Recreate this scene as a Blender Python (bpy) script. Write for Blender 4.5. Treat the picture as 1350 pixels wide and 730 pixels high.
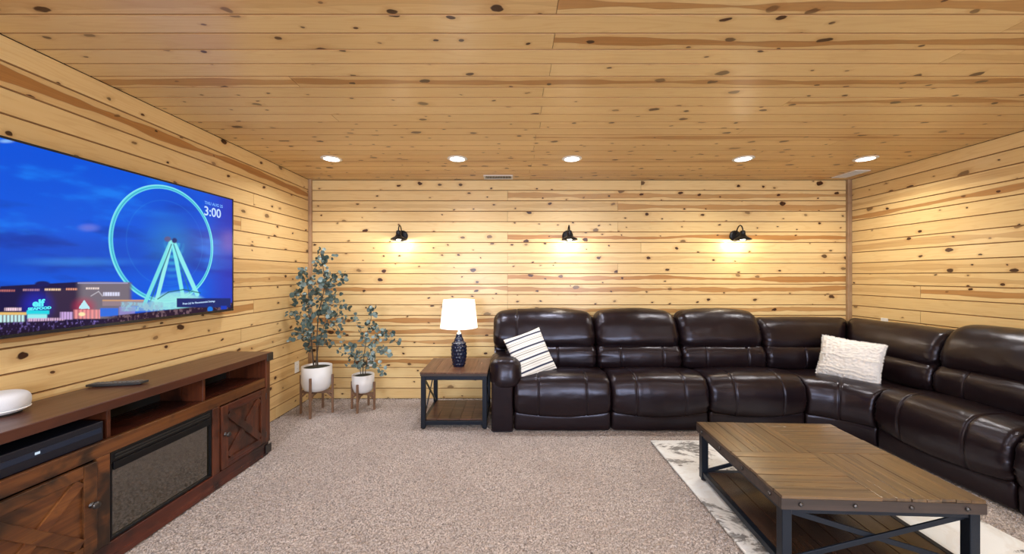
import bpy, math, random
import numpy as np
from mathutils import Vector, Matrix, noise

random.seed(7)
for o in list(bpy.data.objects):
    bpy.data.objects.remove(o, do_unlink=True)
S = bpy.context.scene
COL = S.collection
PI = math.pi
R = math.radians

# ------------------------------------------------------------------ camera
FPX = 490.0                      # focal length in pixels of the 1350 px wide frame
CH = 1.37                        # camera height
cam_d = bpy.data.cameras.new('camera')
cam_d.sensor_width = 36
cam_d.lens = FPX / 1350 * 36
cam_d.shift_y = -1.5 / 1350
cam_d.clip_start = 0.05
cam = bpy.data.objects.new('camera', cam_d)
cam.location = (0, 0, CH)
cam.rotation_euler = (R(90), 0, 0)
COL.objects.link(cam)
S.camera = cam

# ------------------------------------------------------------------ world, exposure
S.view_settings.view_transform = 'Standard'
S.view_settings.look = 'None'
S.view_settings.gamma = 1
S.view_settings.use_curve_mapping = False
S.view_settings.exposure = -0.08
w = bpy.data.worlds.new('world'); S.world = w
w.use_nodes = True
w.node_tree.nodes['Background'].inputs[0].default_value = (0.55, 0.68, 1.0, 1)
w.node_tree.nodes['Background'].inputs[1].default_value = 0.6

CAN_POWER = 10.0
CAN_COL = (0.93, 0.95, 1.0)
CAN_COL_R = (1.0, 0.96, 0.84)
SCONCE_POWER = 7.5
LAMP_POWER = 5.0
WINDOW_FILL_POWER = 190.0

# room dimensions
XL, XR, YB, YF, ZC = -2.26, 3.77, 4.15, -3.2, 2.44
PITCH = 0.1162

def light(name, kind, loc, power, color, size=0.1, rot=(0, 0, 0), spread=None, size_y=None, parent=None):
    d = bpy.data.lights.new(name, kind)
    d.energy = power; d.color = color
    if kind == 'AREA':
        if size_y: d.shape = 'RECTANGLE'; d.size_y = size_y
        else: d.shape = 'DISK'
        d.size = size
        if spread: d.spread = spread
    elif kind == 'POINT': d.shadow_soft_size = size
    o = bpy.data.objects.new(name, d)
    o.location = loc; o.rotation_euler = rot
    COL.objects.link(o)
    if parent: o.parent = parent
    return o
# cool fill lamps added outside the assumed windows behind the camera
for wx in (-1.1, 1.9):
    light('added_fill', 'AREA', (wx, YF - 0.10, 1.45), WINDOW_FILL_POWER, (0.74, 0.84, 1.0), 1.3, (R(90), 0, 0), size_y=1.1)

# ------------------------------------------------------------------ helpers
def lin(c):
    return tuple(((v/255/12.92) if v/255 <= 0.04045 else ((v/255+0.055)/1.055)**2.4) for v in c)

def link(o, parent=None):
    COL.objects.link(o)
    if parent is not None: o.parent = parent
    return o

def empty(name, label, cat, loc=(0, 0, 0), rz=0, group=None):
    o = bpy.data.objects.new(name, None)
    o.empty_display_size = 0.1
    o.location = loc; o.rotation_euler = (0, 0, rz)
    COL.objects.link(o)
    o['label'] = label; o['category'] = cat
    if group: o['group'] = group
    return o

def tag(o, label, cat, group=None):
    o['label'] = label; o['category'] = cat
    if group: o['group'] = group
    return o

def inv_of(parent):
    M = Matrix.Identity(4)
    p = parent
    while p is not None:
        M = (Matrix.Translation(p.location) @ p.rotation_euler.to_matrix().to_4x4()) @ M
        p = p.parent
    return M.inverted()

class MB:
    def __init__(self): self.v = []; self.f = []
    def add(self, vs, fs):
        n = len(self.v)
        self.v += [tuple(x) for x in vs]
        self.f += [tuple(i+n for i in f) for f in fs]
        return self
    def box(self, c, s, rz=0, M=None):
        x, y, z = s[0]/2, s[1]/2, s[2]/2
        vs = [Vector((a*x, b*y, d*z)) for d in (-1, 1) for b in (-1, 1) for a in (-1, 1)]
        rot = M if M is not None else Matrix.Rotation(rz, 3, 'Z')
        vs = [rot @ q + Vector(c) for q in vs]
        return self.add(vs, [(0,2,3,1),(4,5,7,6),(0,1,5,4),(2,6,7,3),(0,4,6,2),(1,3,7,5)])
    def bx(self, x0, x1, y0, y1, z0, z1):
        return self.box(((x0+x1)/2, (y0+y1)/2, (z0+z1)/2), (x1-x0, y1-y0, z1-z0))
    def bar(self, p0, p1, wd, th, up=(0, 0, 1)):
        p0 = Vector(p0); p1 = Vector(p1)
        d = p1-p0; L = d.length; z = d.normalized()
        x = Vector(up).cross(z)
        if x.length < 1e-4: x = Vector((1, 0, 0))
        x.normalize(); y = z.cross(x)
        M = Matrix((x, y, z)).transposed()
        return self.box((p0+p1)/2, (wd, th, L), M=M)
    def tube(self, pts, rs, n=10, caps=True):
        pts = [Vector(p) for p in pts]
        if not hasattr(rs, '__len__'): rs = [rs]*len(pts)
        vs = []; fs = []
        ref = None
        for i, p in enumerate(pts):
            t = (pts[min(i+1, len(pts)-1)] - pts[max(i-1, 0)])
            t.normalize()
            if ref is None:
                ref = Vector((1, 0, 0)) if abs(t.x) < 0.8 else Vector((0, 1, 0))
            a = (ref - t*ref.dot(t)).normalized(); ref = a
            b = t.cross(a)
            for k in range(n):
                an = 2*PI*k/n
                vs.append(p + (a*math.cos(an)+b*math.sin(an))*rs[i])
        for i in range(len(pts)-1):
            for k in range(n):
                k2 = (k+1) % n
                fs.append((i*n+k, i*n+k2, (i+1)*n+k2, (i+1)*n+k))
        if caps:
            fs.append(tuple(reversed(range(n)))); fs.append(tuple(range((len(pts)-1)*n, len(pts)*n)))
        return self.add(vs, fs)
    def lathe(self, prof, c=(0, 0, 0), n=32, closed=False):
        vs = []; fs = []
        for (r, z) in prof:
            for k in range(n):
                a = 2*PI*k/n
                vs.append((c[0]+r*math.cos(a), c[1]+r*math.sin(a), c[2]+z))
        m = len(prof)
        for i in range(m if closed else m-1):
            i2 = (i+1) % m
            for k in range(n):
                k2 = (k+1) % n
                fs.append((i*n+k, i*n+k2, i2*n+k2, i2*n+k))
        if not closed:
            fs.append(tuple(reversed(range(n)))); fs.append(tuple(range((m-1)*n, m*n)))
        return self.add(vs, fs)
    def build(self, name, mat, parent=None, smooth=False, bevel=0, local=False, angle=None):
        me = bpy.data.meshes.new(name)
        vs = self.v
        if parent is not None and not local:
            iv = inv_of(parent)
            vs = [tuple(iv @ Vector(q)) for q in vs]
        me.from_pydata(vs, [], self.f)
        me.materials.append(mat)
        if smooth: me.polygons.foreach_set('use_smooth', [True]*len(me.polygons))
        me.update()
        o = bpy.data.objects.new(name, me)
        link(o, parent)
        if bevel:
            b = o.modifiers.new('b', 'BEVEL'); b.width = bevel; b.segments = 2; b.limit_method = 'ANGLE'
        return o

# ------------------------------------------------------------------ materials
class NT:
    def __init__(self, name):
        self.m = bpy.data.materials.new(name); self.m.use_nodes = True
        self.t = self.m.node_tree; self.n = self.t.nodes; self.l = self.t.links
        self.b = self.n['Principled BSDF']
    def node(self, typ, **kw):
        nd = self.n.new(typ)
        for k, v in kw.items(): setattr(nd, k, v)
        return nd
    def set(self, sock, v):
        if hasattr(v, 'links') or isinstance(v, bpy.types.NodeSocket): self.l.new(v, sock)
        else: sock.default_value = v
    def math(self, op, a, b=None, c=None, clamp=False):
        nd = self.node('ShaderNodeMath', operation=op, use_clamp=clamp)
        self.set(nd.inputs[0], a)
        if b is not None: self.set(nd.inputs[1], b)
        if c is not None: self.set(nd.inputs[2], c)
        return nd.outputs[0]
    def smooth(self, v, a, b, lo=0.0, hi=1.0):
        nd = self.node('ShaderNodeMapRange', interpolation_type='SMOOTHSTEP')
        self.set(nd.inputs[0], v); self.set(nd.inputs[1], a); self.set(nd.inputs[2], b)
        nd.inputs[3].default_value = lo; nd.inputs[4].default_value = hi
        return nd.outputs[0]
    def comb(self, x, y, z=0.0):
        nd = self.node('ShaderNodeCombineXYZ')
        for i, v in enumerate((x, y, z)): self.set(nd.inputs[i], v)
        return nd.outputs[0]
    def mix(self, f, a, b, blend='MIX'):
        nd = self.node('ShaderNodeMix', data_type='RGBA', blend_type=blend)
        self.set(nd.inputs[0], f)
        for s, v in ((nd.inputs[6], a), (nd.inputs[7], b)):
            if isinstance(v, tuple): s.default_value = v if len(v) == 4 else v+(1,)
            else: self.l.new(v, s)
        return nd.outputs[2]
    def noise(self, vec, scale, detail=3, rough=0.5, dist=0.0):
        nd = self.node('ShaderNodeTexNoise')
        if vec is not None: self.l.new(vec, nd.inputs['Vector'])
        nd.inputs['Scale'].default_value = scale; nd.inputs['Detail'].default_value = detail
        nd.inputs['Roughness'].default_value = rough; nd.inputs['Distortion'].default_value = dist
        return nd.outputs[0]
    def obj(self): return self.node('ShaderNodeTexCoord').outputs['Object']
    def sep(self, v):
        nd = self.node('ShaderNodeSeparateXYZ'); self.l.new(v, nd.inputs[0]); return nd.outputs
    def scale(self, v, s):
        nd = self.node('ShaderNodeVectorMath', operation='MULTIPLY'); self.l.new(v, nd.inputs[0]); nd.inputs[1].default_value = s
        return nd.outputs[0]
    def bump(self, h, strength, dist):
        nd = self.node('ShaderNodeBump'); self.l.new(h, nd.inputs['Height'])
        nd.inputs['Strength'].default_value = strength; nd.inputs['Distance'].default_value = dist
        self.l.new(nd.outputs[0], self.b.inputs['Normal'])
    def p(self, **kw):
        for k, v in kw.items():
            self.set(self.b.inputs[k.replace('_', ' ')], v)
        return self

def plain(name, col, rough=0.5, metal=0.0, bump=0.0, var=0.0, bscale=60, **kw):
    t = NT(name)
    c = col + (1,)
    ob = t.obj()
    nz = t.noise(ob, bscale, 3)
    if var:
        cc = t.mix(nz, tuple(v*(1-var) for v in col), tuple(min(1, v*(1+var)) for v in col))
        t.l.new(cc, t.b.inputs['Base Color'])
    else: t.b.inputs['Base Color'].default_value = c
    t.b.inputs['Roughness'].default_value = rough
    t.b.inputs['Metallic'].default_value = metal
    if bump: t.bump(nz, bump, 0.002)
    for k, v in kw.items(): t.b.inputs[k.replace('_', ' ')].default_value = v
    return t.m

def emis(name, col, strength):
    t = NT(name)
    t.b.inputs['Base Color'].default_value = (0, 0, 0, 1)
    t.b.inputs['Emission Color'].default_value = col + (1,)
    t.b.inputs['Emission Strength'].default_value = strength
    return t.m

def pine():
    # object colour: R tint, G heartwood streak amount, B tone ; object x runs along the board, y across
    t = NT('knotty_pine')
    oi = t.node('ShaderNodeObjectInfo')
    rnd = oi.outputs['Random']
    sc = t.node('ShaderNodeSeparateColor'); t.l.new(oi.outputs['Color'], sc.inputs[0])
    tint, streak, tone = sc.outputs
    s = t.sep(t.obj()); x, y = s[0], s[1]
    sx = t.math('MULTIPLY_ADD', rnd, 91.7, x)
    sy = t.math('MULTIPLY_ADD', rnd, 37.3, y)
    # knots
    wob = t.noise(t.comb(sx, sy), 14, 2)
    kx = t.math('MULTIPLY_ADD', wob, 0.25, t.math('MULTIPLY', sx, 4.6))
    ky = t.math('MULTIPLY_ADD', wob, 0.25, t.math('MULTIPLY', sy, 7.5))
    vo = t.node('ShaderNodeTexVoronoi', voronoi_dimensions='2D'); vo.inputs['Scale'].default_value = 1.0
    vo.inputs['Randomness'].default_value = 0.85
    t.l.new(t.comb(kx, ky), vo.inputs['Vector'])
    vc = t.node('ShaderNodeSeparateColor'); t.l.new(vo.outputs['Color'], vc.inputs[0])
    act = t.math('GREATER_THAN', vc.outputs[0], 0.40)
    rad = t.math('MULTIPLY', act, t.math('MULTIPLY_ADD', t.math('POWER', vc.outputs[1], 2.6), 0.13, 0.05))
    d = vo.outputs['Distance']
    kn = t.smooth(d, t.math('MULTIPLY', rad, 1.08), t.math('MULTIPLY', rad, 0.74))
    kn = t.math('MULTIPLY', kn, t.math('MULTIPLY_ADD', vc.outputs[2], 0.8, 0.60), clamp=True)
    halo = t.math('MULTIPLY', t.smooth(d, t.math('MULTIPLY', rad, 2.6), t.math('MULTIPLY', rad, 0.9)), act)
    # grain, bent round the knots
    yb = t.math('MULTIPLY_ADD', halo, 0.012, sy)
    g1 = t.noise(t.comb(t.math('MULTIPLY', sx, 1.3), t.math('MULTIPLY', yb, 75)), 1.0, 4, 0.6)
    g2 = t.noise(t.comb(t.math('MULTIPLY', sx, 0.9), t.math('MULTIPLY', yb, 11)), 1.0, 2, 0.5)
    rings = t.math('SINE', t.math('MULTIPLY', g2, 70))
    rings = t.smooth(rings, 0.3, 1.0)
    big = t.noise(t.comb(t.math('MULTIPLY', sx, 0.8), t.math('MULTIPLY', sy, 3)), 1.0, 2)
    base = t.mix(t.math('MULTIPLY', g1, 0.55), (0.83, 0.635, 0.325), (0.72, 0.475, 0.185))
    base = t.mix(t.math('MULTIPLY', rings, 0.16), base, (0.55, 0.27, 0.09))
    base = t.mix(t.smooth(big, 0.5, 0.75, 0, 0.28), base, (0.72, 0.45, 0.18))
    # whole-board tint
    base = t.mix(t.math('MULTIPLY', tint, 0.7), base, (0.60, 0.34, 0.12))
    # heartwood streak
    cx = t.noise(t.comb(t.math('MULTIPLY', sx, 0.7), rnd), 1.0, 2)
    yc = t.math('MULTIPLY', t.math('SUBTRACT', cx, 0.5), 0.10)
    wn = t.noise(t.comb(t.math('MULTIPLY', sx, 1.7), t.math('ADD', rnd, 5.0)), 1.0, 3)
    hw = t.math('MULTIPLY_ADD', wn, 0.085, -0.020)
    dist = t.math('ABSOLUTE', t.math('SUBTRACT', y, yc))
    dist = t.math('MULTIPLY_ADD', g1, 0.006, dist)
    sm = t.smooth(dist, t.math('ADD', hw, 0.004), t.math('SUBTRACT', hw, 0.003))
    sm = t.math('MULTIPLY', sm, streak, clamp=True)
    base = t.mix(t.math('MULTIPLY', sm, 0.92), base, t.mix(g1, (0.60, 0.29, 0.08), (0.24, 0.085, 0.020)))
    edge = t.math('MULTIPLY', t.smooth(t.math('ABSOLUTE', t.math('SUBTRACT', dist, hw)), 0.004, 0.0), t.math('MULTIPLY', streak, 0.45))
    base = t.mix(edge, base, (0.26, 0.10, 0.03))
    base = t.mix(t.math('MULTIPLY', halo, 0.30), base, (0.45, 0.20, 0.06))
    kc = t.mix(wob, (0.022, 0.007, 0.003), (0.09, 0.03, 0.01))
    base = t.mix(kn, base, kc)
    base = t.mix(1.0, base, t.mix(tone, (1, 1, 1), (0.80, 0.74, 0.66)), 'MULTIPLY')
    t.l.new(base, t.b.inputs['Base Color'])
    t.set(t.b.inputs['Roughness'], t.math('MULTIPLY_ADD', g1, 0.12, 0.24))
    t.b.inputs['Specular IOR Level'].default_value = 0.45
    t.bump(g1, 0.06, 0.002)
    return t.m

def stained(name, c1, c2, c3, rough=0.35, axis='Y', patch=0.5, bmp=0.08):
    # dark stained furniture board: grain along the chosen object axis
    t = NT(name)
    s = t.sep(t.obj())
    rnd = t.node('ShaderNodeObjectInfo').outputs['Random']
    sc = {'X': (1.6, 38, 38), 'Y': (38, 1.6, 38), 'Z': (38, 38, 1.6)}[axis]
    v = t.comb(t.math('MULTIPLY_ADD', s[0], sc[0], t.math('MULTIPLY', rnd, 31)),
               t.math('MULTIPLY_ADD', s[1], sc[1], t.math('MULTIPLY', rnd, 17)), t.math('MULTIPLY', s[2], sc[2]))
    g = t.noise(v, 1.0, 4, 0.62)
    blot = t.noise(t.obj(), 5.0, 3, 0.6, 0.6)
    c = t.mix(t.smooth(g, 0.3, 0.7), c1, c2)
    c = t.mix(t.smooth(blot, 0.45, 0.7, 0, patch), c, c3)
    c = t.mix(1.0, c, t.mix(rnd, (0.82, 0.82, 0.82), (1.15, 1.1, 1.05)), 'MULTIPLY')
    t.l.new(c, t.b.inputs['Base Color'])
    t.set(t.b.inputs['Roughness'], t.math('MULTIPLY_ADD', g, 0.18, rough-0.08))
    t.bump(g, bmp, 0.002)
    return t.m

def leather():
    t = NT('brown_leather')
    ob = t.obj()
    n1 = t.noise(ob, 3.0, 3)
    c = t.mix(n1, (0.0055, 0.0030, 0.0045), (0.013, 0.0065, 0.0070))
    t.l.new(c, t.b.inputs['Base Color'])
    vo = t.node('ShaderNodeTexVoronoi', feature='F1'); vo.inputs['Scale'].default_value = 260
    t.l.new(ob, vo.inputs['Vector'])
    cre = t.noise(t.scale(ob, (6, 6, 9)), 1.0, 2, 0.5, 0.5)
    h = t.math('MULTIPLY_ADD', vo.outputs['Distance'], 0.10, t.math('MULTIPLY', cre, 1.6))
    t.b.inputs['Roughness'].default_value = 0.28
    t.b.inputs['Specular IOR Level'].default_value = 0.42
    t.b.inputs['Specular Tint'].default_value = (0.80, 0.80, 1.0, 1)
    t.bump(h, 0.22, 0.010)
    return t.m

M_pine = pine()
M_joint = plain('shade_darkened_joint', (0.42, 0.23, 0.09), 0.5, var=0.3, bscale=8)  # groove shade put into the colour of plank chamfers and edges
M_gap = plain('board_gap', (0.12, 0.055, 0.022), 0.9)
M_plainpine = plain('plain_pine', (0.70, 0.46, 0.21), 0.4, var=0.12, bscale=4)
M_trim = stained('corner_trim', (0.42, 0.28, 0.16), (0.33, 0.20, 0.11), (0.20, 0.10, 0.05), 0.4, 'Z', 0.4)
M_leather = leather()
M_black = plain('black_metal', (0.012, 0.012, 0.014), 0.38, 0.6, bump=0.05)
M_steel = plain('blackened_steel', (0.020, 0.026, 0.040), 0.38, 0.7, bump=0.2, bscale=120)
M_iron = plain('hammered_iron', (0.09, 0.085, 0.085), 0.35, 0.9, bump=0.5, bscale=160)
M_white = plain('white_plastic', (0.82, 0.82, 0.80), 0.35)
M_vent = plain('white_enamel', (0.72, 0.70, 0.66), 0.4)
M_dark = plain('dark_void', (0.012, 0.011, 0.010), 0.8)
M_oak = plain('medium_brown_stand_wood', (0.19, 0.10, 0.055), 0.5, var=0.3, bscale=20)
M_pot = plain('white_ceramic', (0.72, 0.71, 0.70), 0.45, var=0.06, bscale=9)
M_soil = plain('dark_moss_soil', (0.035, 0.038, 0.028), 0.95, bump=1.0, bscale=80, var=0.5)

# ------------------------------------------------------------------ structure
def slab(name, x0, x1, y0, y1, z0, z1, mat):
    o = MB().bx(x0, x1, y0, y1, z0, z1).build(name, mat)
    o['kind'] = 'structure'
    return o
TH = 0.014
back = slab('wall_back', XL-0.15, XR+0.15, YB+0.012, YB+0.15, 0, ZC+0.15, M_gap)
left = slab('wall_left', XL-0.15, XL-0.012, YF-0.15, YB+0.012, 0, ZC+0.15, M_gap)
right = slab('wall_right', XR+0.012, XR+0.15, YF-0.15, YB+0.012, 0, ZC+0.15, M_gap)
ceil = slab('ceiling', XL-0.15, XR+0.15, YF-0.15, YB+0.15, ZC+0.012, ZC+0.15, M_gap)
floor_base = slab('floor', XL-0.15, XR+0.15, YF-0.15, YB+0.15, -0.15, -0.012, M_gap)

# wall behind the camera, with two unseen windows added for the fill lamps
fm = MB()
wins = [(-1.75, -0.45), (1.25, 2.55)]
z0w, z1w = 0.95, 1.95
xs = [XL-0.012] + [v for q in wins for v in q] + [XR+0.012]
for i in range(0, len(xs), 2): fm.bx(xs[i], xs[i+1], YF-0.05, YF, 0, ZC+0.012)
for a, b in wins:
    fm.bx(a, b, YF-0.05, YF, 0, z0w); fm.bx(a, b, YF-0.05, YF, z1w, ZC+0.012)
front = fm.build('wall_front', M_plainpine); front['kind'] = 'structure'
for i, (a, b) in enumerate(wins):
    f = MB()
    f.bx(a-.06, b+.06, YF, YF+.015, z1w, z1w+.07); f.bx(a-.06, b+.06, YF, YF+.03, z0w-.07, z0w)
    f.bx(a-.06, a, YF, YF+.015, z0w, z1w); f.bx(b, b+.06, YF, YF+.015, z0w, z1w)
    f.bx((a+b)/2-.02, (a+b)/2+.02, YF-.035, YF-.01, z0w, z1w)
    o = f.build('added_window_%d' % (i+1), M_white); o['kind'] = 'structure'

_pl = {}
def plank_mesh(L, wd=PITCH):
    key = (round(L, 2), round(wd, 4))
    if key in _pl: return _pl[key], key[0]
    h = key[0]/2 - 0.0012; b = wd/2 - 0.0013; c = 0.0034
    prof = [(-b, -TH), (-b, -1.6*c), (-b+c, 0), (b-c, 0), (b, -1.6*c), (b, -TH)]
    vs = [(-h, p[0], p[1]) for p in prof] + [(h, p[0], p[1]) for p in prof]
    n = 6
    fs = [(i, i+n, (i+1) % n + n, (i+1) % n) for i in range(n)]
    fs = [tuple(reversed(f)) for f in fs] + [tuple(range(n)), tuple(reversed(range(n, 2*n)))]
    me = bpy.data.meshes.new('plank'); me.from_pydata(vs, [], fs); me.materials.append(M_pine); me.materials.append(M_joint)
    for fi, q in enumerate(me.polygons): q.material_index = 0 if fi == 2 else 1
    me.update()
    import bmesh
    bm = bmesh.new(); bm.from_mesh(me); bmesh.ops.recalc_face_normals(bm, faces=bm.faces); bm.to_mesh(me); bm.free()
    _pl[key] = me
    return me, key[0]

def plank(parent, origin, ax, ay, L, tint, streak, tone, wd=PITCH):
    me, L = plank_mesh(L, wd)
    o = bpy.data.objects.new('plank', me)
    ax = Vector(ax); ay = Vector(ay); az = ax.cross(ay)
    M = Matrix((ax, ay, az)).transposed().to_4x4()
    M.translation = Vector(origin)
    link(o, parent)
    o.matrix_local = M
    o.color = (tint, streak, tone, 1)
    return o

def split(a, b, joints):
    pts = [a] + sorted(j for j in joints if a+0.2 < j < b-0.2) + [b]
    return list(zip(pts[:-1], pts[1:]))

rt = random.Random(11)
def tt():
    return rt.choice([0.0, 0.03, 0.06, 0.1, 0.15, 0.22]), rt.choice([0, 0, 0, 0, 0.25, 0.0]), rt.random()*0.6
# back wall: rows counted from the ceiling
bs_left = {10: 0.9, 13: 1.0, 14: 0.9, 15: 0.75, 17: 0.9, 8: 0.25, 12: 0.2}
bs_right = {1: 0.7, 2: 0.75, 5: 1.0, 9: 1.0, 10: 0.9, 12: 0.8, 7: 0.3, 15: 0.5}
for r_ in range(21):
    z = ZC - PITCH*(r_+0.5)
    if r_ % 2 == 1 or r_ in (10, 12): js = [-0.05]
    else: js = [rt.choice([1.18, 1.44, 2.3])]
    for (a, b) in split(XL, XR, js):
        t_, s_, n_ = tt()
        tab = bs_left if (a+b)/2 < 0.2 else bs_right
        if r_ in tab: s_ = tab[r_]
        if r_ == 5 and a > -0.1: t_ = 0.35
        plank(back, ((a+b)/2, YB, z), (1, 0, 0), (0, 0, 1), b-a, t_, s_, n_)
# left wall (boards run towards the camera), modelled as boards to just behind the camera
ls = {1: 1.0, 5: 0.8, 9: 0.5, 11: 0.9, 14: 0.4, 17: 0.3}
for r_ in range(21):
    z = ZC - PITCH*(r_+0.5)
    js = [rt.choice([0.7, 1.1, 3.25, 3.1])] if r_ % 2 else [rt.choice([0.4, 3.55, 0.9])]
    if r_ in (1,): js = []
    for (a, b) in split(-0.6, YB, js):
        t_, s_, n_ = tt()
        if r_ in ls and (b-a) > 1.2 : s_ = ls[r_]
        plank(left, (XL, (a+b)/2, z), (0, 1, 0), (0, 0, 1), b-a, t_+0.08, s_, n_)
rs_ = {3: 0.9, 2: 0.35, 6: 0.5, 8: 0.35, 9: 0.4, 10: 0.9}
for r_ in range(21):
    z = ZC - PITCH*(r_+0.5)
    js = [3.43] if r_ in (10, 12, 14, 16) else [rt.choice([0.8, 1.3, 2.0])]
    for (a, b) in split(-0.6, YB, js):
        t_, s_, n_ = tt()
        if r_ in rs_ and not (r_ == 10 and a > 3): s_ = rs_[r_]
        plank(right, (XR, (a+b)/2, z), (0, -1, 0), (0, 0, 1), b-a, t_*0.7, s_, n_)
# ceiling
CP = 0.1178
cs_l = {3: 0.85, 10: 0.0, 15: 0.8, -3: 0.2, 19: 0.5}
cs_r = {0: 0.9, -1: 0.5, 3: 0.9, 5: 0.9, 10: 1.0, 19: 0.8, 20: 0.9, 17: 0.5, -2: 0.8}
for k in range(-20, 22):
    y0 = 1.641 + CP*k; y1 = y0+CP; wd = CP
    if k == 21: y1 = YB; wd = YB-y0
    js = [0.19 + 0.01*math.sin(k)] if k % 2 == 0 else [rt.choice([2.15, -1.2, 1.7, 2.6])]
    for (a, b) in split(XL, XR, js):
        t_, s_, n_ = tt()
        tab = cs_l if (a+b)/2 < 0.3 else cs_r
        if k in tab: s_ = tab[k]
        if k == 10 and a > 0: t_ = 0.5
        if k == 3: t_ = 0.3
        if k >= 18: t_ += 0.25
        plank(ceil, ((a+b)/2, (y0+y1)/2, ZC), (1, 0, 0), (0, -1, 0), b-a, min(1, t_+0.06), s_, n_+0.12, wd)
# plain lining of the part of the room behind the camera
for nm, par, q in (('panelling', left, (XL-0.012, XL, YF, -0.6, 0, ZC)), ('panelling', right, (XR, XR+0.012, YF, -0.6, 0, ZC)),
                   ('panelling', ceil, (XL, XR, YF, 1.641-20*CP, ZC, ZC+0.012))):
    MB().bx(*q).build(nm, M_plainpine, par)
# corner posts
for i, (xa, xb) in enumerate(((XL, XL+0.034), (XR-0.045, XR))):
    o = MB().bx(xa, xb, YB-0.032, YB-0.0005, 0.001, ZC-0.0005).build('trim_%d' % (i+1), M_trim, bevel=0.004); o['kind'] = 'structure'

# ------------------------------------------------------------------ carpet
def carpet():
    t = NT('beige_frieze_carpet')
    ob = t.obj()
    n = t.noise(ob, 120, 3, 0.8)
    n2 = t.noise(ob, 2.2, 3, 0.6)
    c = t.mix(t.smooth(n, 0.34, 0.64), (0.13, 0.103, 0.092), (0.66, 0.565, 0.51))
    c = t.mix(t.smooth(n2, 0.35, 0.7, 0, 0.35), c, (0.33, 0.265, 0.23))
    t.l.new(c, t.b.inputs['Base Color'])
    t.b.inputs['Roughness'].default_value = 0.95
    t.b.inputs['Specular IOR Level'].default_value = 0.1
    t.b.inputs['Sheen Weight'].default_value = 0.15
    t.bump(t.noise(ob, 170, 3, 0.7), 0.9, 0.01)
    return t.m
M_carpet = carpet()
def grid_obj(name, X, Y, Z, mat, parent, smooth=True):
    ny, nx = X.shape
    me = bpy.data.meshes.new(name)
    co = np.stack([X, Y, Z], -1).reshape(-1, 3).astype(np.float32)
    idx = np.arange(nx*ny).reshape(ny, nx)
    q = np.stack([idx[:-1, :-1], idx[:-1, 1:], idx[1:, 1:], idx[1:, :-1]], -1).reshape(-1, 4).astype(np.int32)
    me.vertices.add(len(co)); me.vertices.foreach_set('co', co.ravel())
    me.loops.add(q.size); me.loops.foreach_set('vertex_index', q.ravel())
    me.polygons.add(len(q))
    me.polygons.foreach_set('loop_start', np.arange(0, q.size, 4, dtype=np.int32))
    me.polygons.foreach_set('loop_total', np.full(len(q), 4, dtype=np.int32))
    me.polygons.foreach_set('use_smooth', np.full(len(q), smooth))
    me.update(calc_edges=True); me.validate()
    me.materials.append(mat)
    o = bpy.data.objects.new(name, me); link(o, parent)
    return o
rng = np.random.default_rng(3)
gx = np.arange(XL, XR+0.005, 0.0105); gy = np.concatenate([np.arange(YF, 0.4, 0.12), np.arange(0.4, YB+0.005, 0.0105)])
GX, GY = np.meshgrid(gx, gy)
GZ = rng.normal(0, 0.0034, GX.shape)
GX = GX + rng.normal(0, 0.002, GX.shape); GY = GY + rng.normal(0, 0.002, GX.shape)
GZ = np.clip(GZ, -0.008, 0.006) - 0.002
pile = grid_obj('carpet_pile', np.clip(GX, XL-.01, XR+.01), np.clip(GY, YF-.01, YB+.01), GZ, M_carpet, floor_base, smooth=False)
pile['kind'] = 'stuff'

# ------------------------------------------------------------------ recessed lights, vents
M_lens = emis('can_lens', (1.0, 0.96, 0.90), 9.0)
def can(x, y, label, visible=True):
    t = empty('recessed_light', label, 'ceiling light', (x, y, ZC), group='recessed ceiling lights')
    MB().lathe([(0.066, -0.001), (0.068, -0.006), (0.088, -0.004), (0.092, 0.0), (0.066, 0.0)], (x, y, ZC), 36, closed=True).build('trim_ring', M_white, t, smooth=True)
    MB().lathe([(0.0675, -0.0035), (0.0675, -0.0015)], (x, y, ZC), 36).build('lens', M_lens, t)
    light('can_lamp', 'AREA', (0, 0, -0.012), CAN_POWER, CAN_COL_R if x > 1.6 else CAN_COL, 0.12, (0, 0, 0), spread=R(140), parent=t)
names = ['round recessed ceiling light nearest the left wall, in the row before the back wall',
         'round recessed ceiling light above and left of the table lamp',
         'round recessed ceiling light above the middle wall sconce',
         'round recessed ceiling light above the right wall sconce',
         'round recessed ceiling light nearest the right wall beside the ceiling register']
for x, n_ in zip((-1.651, -0.500, 0.548, 2.116, 3.234), names): can(x, 3.40, n_)
for y, wh in ((1.05, 'in the row just above the view'), (-1.3, 'in the row behind the camera')):
    for x, q in zip((-1.5, 0.0, 1.5, 3.0), ('leftmost', 'second from left', 'third from left', 'rightmost')):
        can(x, y, 'recessed ceiling light, %s %s' % (q, wh))

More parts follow.
